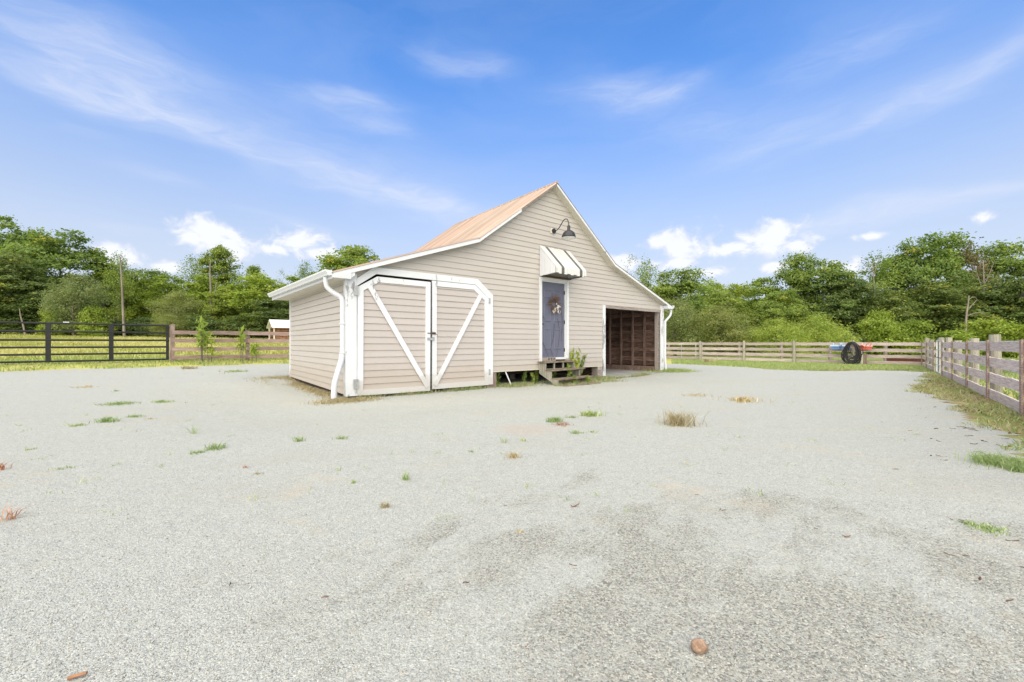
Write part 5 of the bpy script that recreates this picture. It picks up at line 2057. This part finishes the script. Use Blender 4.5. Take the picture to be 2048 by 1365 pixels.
for k in range(4):
    MB().tube([(.10 * math.cos(a) + .0 * k, -.08 - .02 * k, .78 + .10 * math.sin(a) + .02 * k) for a in [2 * math.pi * i / 18 for i in range(19)]], .016, 6, cap=False).build('hose_loop', M_REDHOSE, rh, smooth=True)
MB().tube(curve([(.1, -.1, .82), (.22, -.1, 1.02), (.34, -.12, 1.03), (.30, -.12, .92)], 4), .016, 6).build('hose_tail', M_REDHOSE, rh, smooth=True)
hp = thing('hydrant_post', 'short pale square post below the red hose', 'post', tuple(back_pt(1724, .20, 0)), RB)
MB().box(-.045, .045, -.045, .045, -.2, .72).build('post', M_SOFFIT, hp)
MB().box(.06, .17, -.03, .05, -.2, .52).build('brace_post', M_POSTBROWN, hp)
fd = thing('feed_bunk', 'low red brown feed bunk between the two back fences', 'bunk', tuple(back_pt(1812, -2.4, 0)), RB)
for z in (.1, .27):
    MB().box(-.7, .7, -.02, .02, z, z + .155).build('side_board', M_FEEDER, fd)
    MB().box(-.7, .7, .5, .54, z, z + .155).build('side_board', M_FEEDER, fd)
for x in (-.7, .7):
    MB().box(x - .03, x + .03, .03, .49, .0, .43).build('end_board', M_FEEDER, fd)

# ------------------------------------------------------------------ shelter in the left field
Ys = 37.0
xs = (547 - 1024) / F * Ys
sh = thing('field_shelter', 'white roofed open shelter with red slatted sides in the left field', 'shelter', (xs, Ys, hz_at(xs, Ys)), RZ)
SE, SR, SLN, SDP = 1.30, 1.98, 6.4, 2.5
for x in (.06, 2.2, 4.3, 6.3):
    for y in (.06, SDP - .06):
        MB().box(x - .05, x + .05, y - .05, y + .05, -.15, SE - .01).build('post', M_SOFFIT, sh)
for ya, yb in ((-.22, SDP / 2), (SDP + .22, SDP / 2)):
    mb = MB()
    ze = SE - .07
    mb.v += [(-.15, ya, ze), (SLN + .15, ya, ze), (SLN + .15, yb, SR), (-.15, yb, SR), (-.15, ya, ze + .04), (SLN + .15, ya, ze + .04), (SLN + .15, yb, SR + .04), (-.15, yb, SR + .04)]
    mb.f += [(0, 1, 2, 3), (7, 6, 5, 4), (0, 4, 5, 1), (1, 5, 6, 2), (2, 6, 7, 3), (3, 7, 4, 0)]
    mb.build('roof_panel', M_SHEDROOF, sh)
gp_ = MB()
gp_.v += [(x, y, z) for x in (.02, .06) for y, z in ((.02, SE), (SDP - .02, SE), (SDP / 2, SR - .03))]
gp_.f += [(0, 1, 2), (5, 4, 3), (0, 3, 4, 1), (1, 4, 5, 2), (2, 5, 3, 0)]
gp_.build('gable_panel', M_POST, sh)
for y in (.06, SDP - .06):
    MB().box(.0, SLN, y - .04, y + .04, SE - .008, SE + .08).build('eave_beam', M_SOFFIT, sh)
z = .12
while z < SE - .1:
    for a, b in ((.12, 2.14), (2.26, 4.24), (4.36, 6.24)):
        for y in (.09, SDP - .12):
            if y > 1 or z > .0:
                MB().box(a, b, y, y + .03, z, z + .105).build('slat', M_LUMBER, sh)
    z += .17
bl = thing('blue_drum', 'small blue drum standing before the white roofed shelter', 'drum', tuple(Vector(sh.location) + GU * 2.45 - GV * .45))
bl.location.z = hz_at(bl.location.x, bl.location.y)
MB().lathe([(0, 0), (.25, 0), (.27, .05), (.26, .2), (.275, .22), (.26, .24), (.26, .36), (.27, .40), (.2, .44), (0, .44)], (0, 0, 0), 16).build('drum_body', M_BLUE, bl, smooth=True)

# ------------------------------------------------------------------ loose things on the gravel
x, y, z = gp(1398, 1305)
ball = thing('clod', 'round tan clod lying on the near gravel', 'clod', (x, y, z))
mb = MB()
g = random.Random(5)
ns, nr = 14, 10
for i in range(nr + 1):
    th = math.pi * i / nr
    for j in range(ns):
        a = 2 * math.pi * j / ns
        r = .0255 * (1 + g.uniform(-.09, .09) + .08 * math.cos(2 * a))
        mb.v.append((r * math.sin(th) * math.cos(a), r * math.sin(th) * math.sin(a), .021 - r * .86 * math.cos(th)))
for i in range(nr):
    for j in range(ns):
        mb.f.append((i * ns + j, i * ns + (j + 1) % ns, (i + 1) * ns + (j + 1) % ns, (i + 1) * ns + j))
mb.build('clod_body', M_BALL, ball, smooth=True)
a_, b_ = gp(136, 1362), gp(174, 1353)
sk = thing('stick', 'short orange brown stick at the bottom left of the gravel', 'stick', a_)
MB().tube([(0, 0, .008), (b_[0] - a_[0], b_[1] - a_[1], .012)], [.006, .005], 7).build('stick_body', M_STICK, sk)


def scrap_mesh(seed):
    g = random.Random(seed)
    L, w = g.uniform(.06, .11), g.uniform(.014, .03)
    mb = MB()
    k = 4
    for i in range(k + 1):
        x = L * (i / k - .5)
        ww = w * math.sin(math.pi * (.12 + .76 * i / k)) / 2
        zc = .012 + .016 * math.sin(i * 1.3 + seed) * .5
        mb.v += [(x, -ww, zc), (x, ww, zc + g.uniform(-.004, .006)), (x, 0, zc + .008)]
    for i in range(k):
        a, b = i * 3, i * 3 + 3
        mb.f += [(a, a + 2, b + 2, b), (a + 2, a + 1, b + 1, b + 2), (a + 1, a, b, b + 1)]
    return mb.mesh('bark_scrap', M_SCRAP)


SCR = [scrap_mesh(i) for i in range(6)]
SGp = 'bark scraps on the gravel below the right fence'
spots = [(1872, 858), (1863, 878), (1882, 884), (1905, 858), (1922, 855), (1938, 858), (1950, 862), (1862, 912), (1882, 913), (1888, 921), (1938, 873), (1965, 882), (1972, 884), (1948, 889), (2005, 893),
         (2012, 895), (1995, 840), (2020, 868), (2035, 872), (1820, 862), (1836, 832), (1850, 836), (1870, 815), (1790, 939), (1852, 1057), (1906, 1040), (1930, 1042), (1900, 1110), (1928, 1112), (1960, 1158),
         (2018, 1202), (1760, 1275), (2025, 1082), (1440, 1020), (1445, 1022), (1395, 990), (1437, 947), (1980, 852), (1990, 858), (2010, 878), (1890, 806), (1868, 796), (1840, 800), (1765, 845), (1742, 870), (2040, 1134), (1955, 905), (1975, 912)]
for i, (px, py) in enumerate(spots):
    x, y, z = gp(px, py)
    o = from_mesh('bark_scrap', SCR[i % 6], None, (x, y, z - .004))
    o.rotation_euler = (rnd.uniform(-.2, .2), rnd.uniform(-.2, .2), rnd.gauss(0, .5))
    s = rnd.uniform(.6, 1.1) * (1.15 if py < 960 and px > 1850 else .6)
    o.scale = (s, s * .6, s * .6)
    if py > 985:
        tag(o, 'small brown bark scrap on the right foreground gravel, well below the fence verge', 'bark scrap', SGp + ', in the foreground')
    elif px > 1855:
        tag(o, 'dark bark scrap on the gravel close along the right grass verge', 'bark scrap', SGp + ', along the verge')
    else:
        tag(o, 'thin bark scrap in the middle distance gravel left of the right verge', 'bark scrap', SGp + ', farther left')
x, y, z = gp(1693, 1075)
o = from_mesh('bark_scrap', SCR[2], None, (x, y, z))
o.scale = (.4, .4, .5)
tag(o, 'tiny black scrap in the middle of the right gravel', 'bark scrap', SGp)
lab = ['tan wood chip near the right middle of the gravel', 'small orange chip in the centre foreground gravel', 'brown twig lying right of the dry middle tuft', 'pale straw stalk on the left foreground gravel', 'small tan chip right of the straw stalk',
       'dark crumb in the centre of the near gravel', 'tan leaf bit below the straw stalk']
for i, (px, py) in enumerate([(1632, 1058), (1146, 1131), (1150, 1014), (460, 1172), (650, 1195), (934, 1166), (1011, 1012)]):
    x, y, z = gp(px, py)
    o = from_mesh('wood_chip', SCR[(i + 1) % 6], None, (x, y, z - .003))
    s = .35 if i != 2 and i != 3 else .8
    o.scale = (s, s * (.3 if i == 3 else .7), s)
    o.rotation_euler = (0, 0, R(-60) if i == 3 else rnd.uniform(-.5, .5))
    tag(o, lab[i], 'wood chip', 'loose bits on the open gravel')

# dark shed beyond the right fence, only its eave corner reaches the picture
shd = thing('paddock_shed', 'dark shed roof corner just inside the right photo edge', 'shed', (16.95, 14.0, hz_at(16.95, 14.0)))
sb = MB()
sb.v += [(x, y, z + t) for t in (0, .12) for x, y, z in ((0, -4, 2.58), (5.5, -4, 3.9), (5.5, 0, 3.9), (0, 0, 2.58))]
sb.f += [(3, 2, 1, 0), (4, 5, 6, 7), (0, 1, 5, 4), (1, 2, 6, 5), (2, 3, 7, 6), (3, 0, 4, 7)]
sb.build('roof', M_DARK, shd)
for px_, py_ in ((.9, -.5), (.9, -3.5), (5.2, -.5), (5.2, -3.5)):
    MB().box(px_ - .06, px_ + .06, py_ - .06, py_ + .06, -.2, 2.57 + .24 * px_).build('post', M_POSTBROWN, shd)
MB().box(1.0, 5.4, -.48, -.42, -.1, 2.6).build('back_wall', M_PLANK, shd)
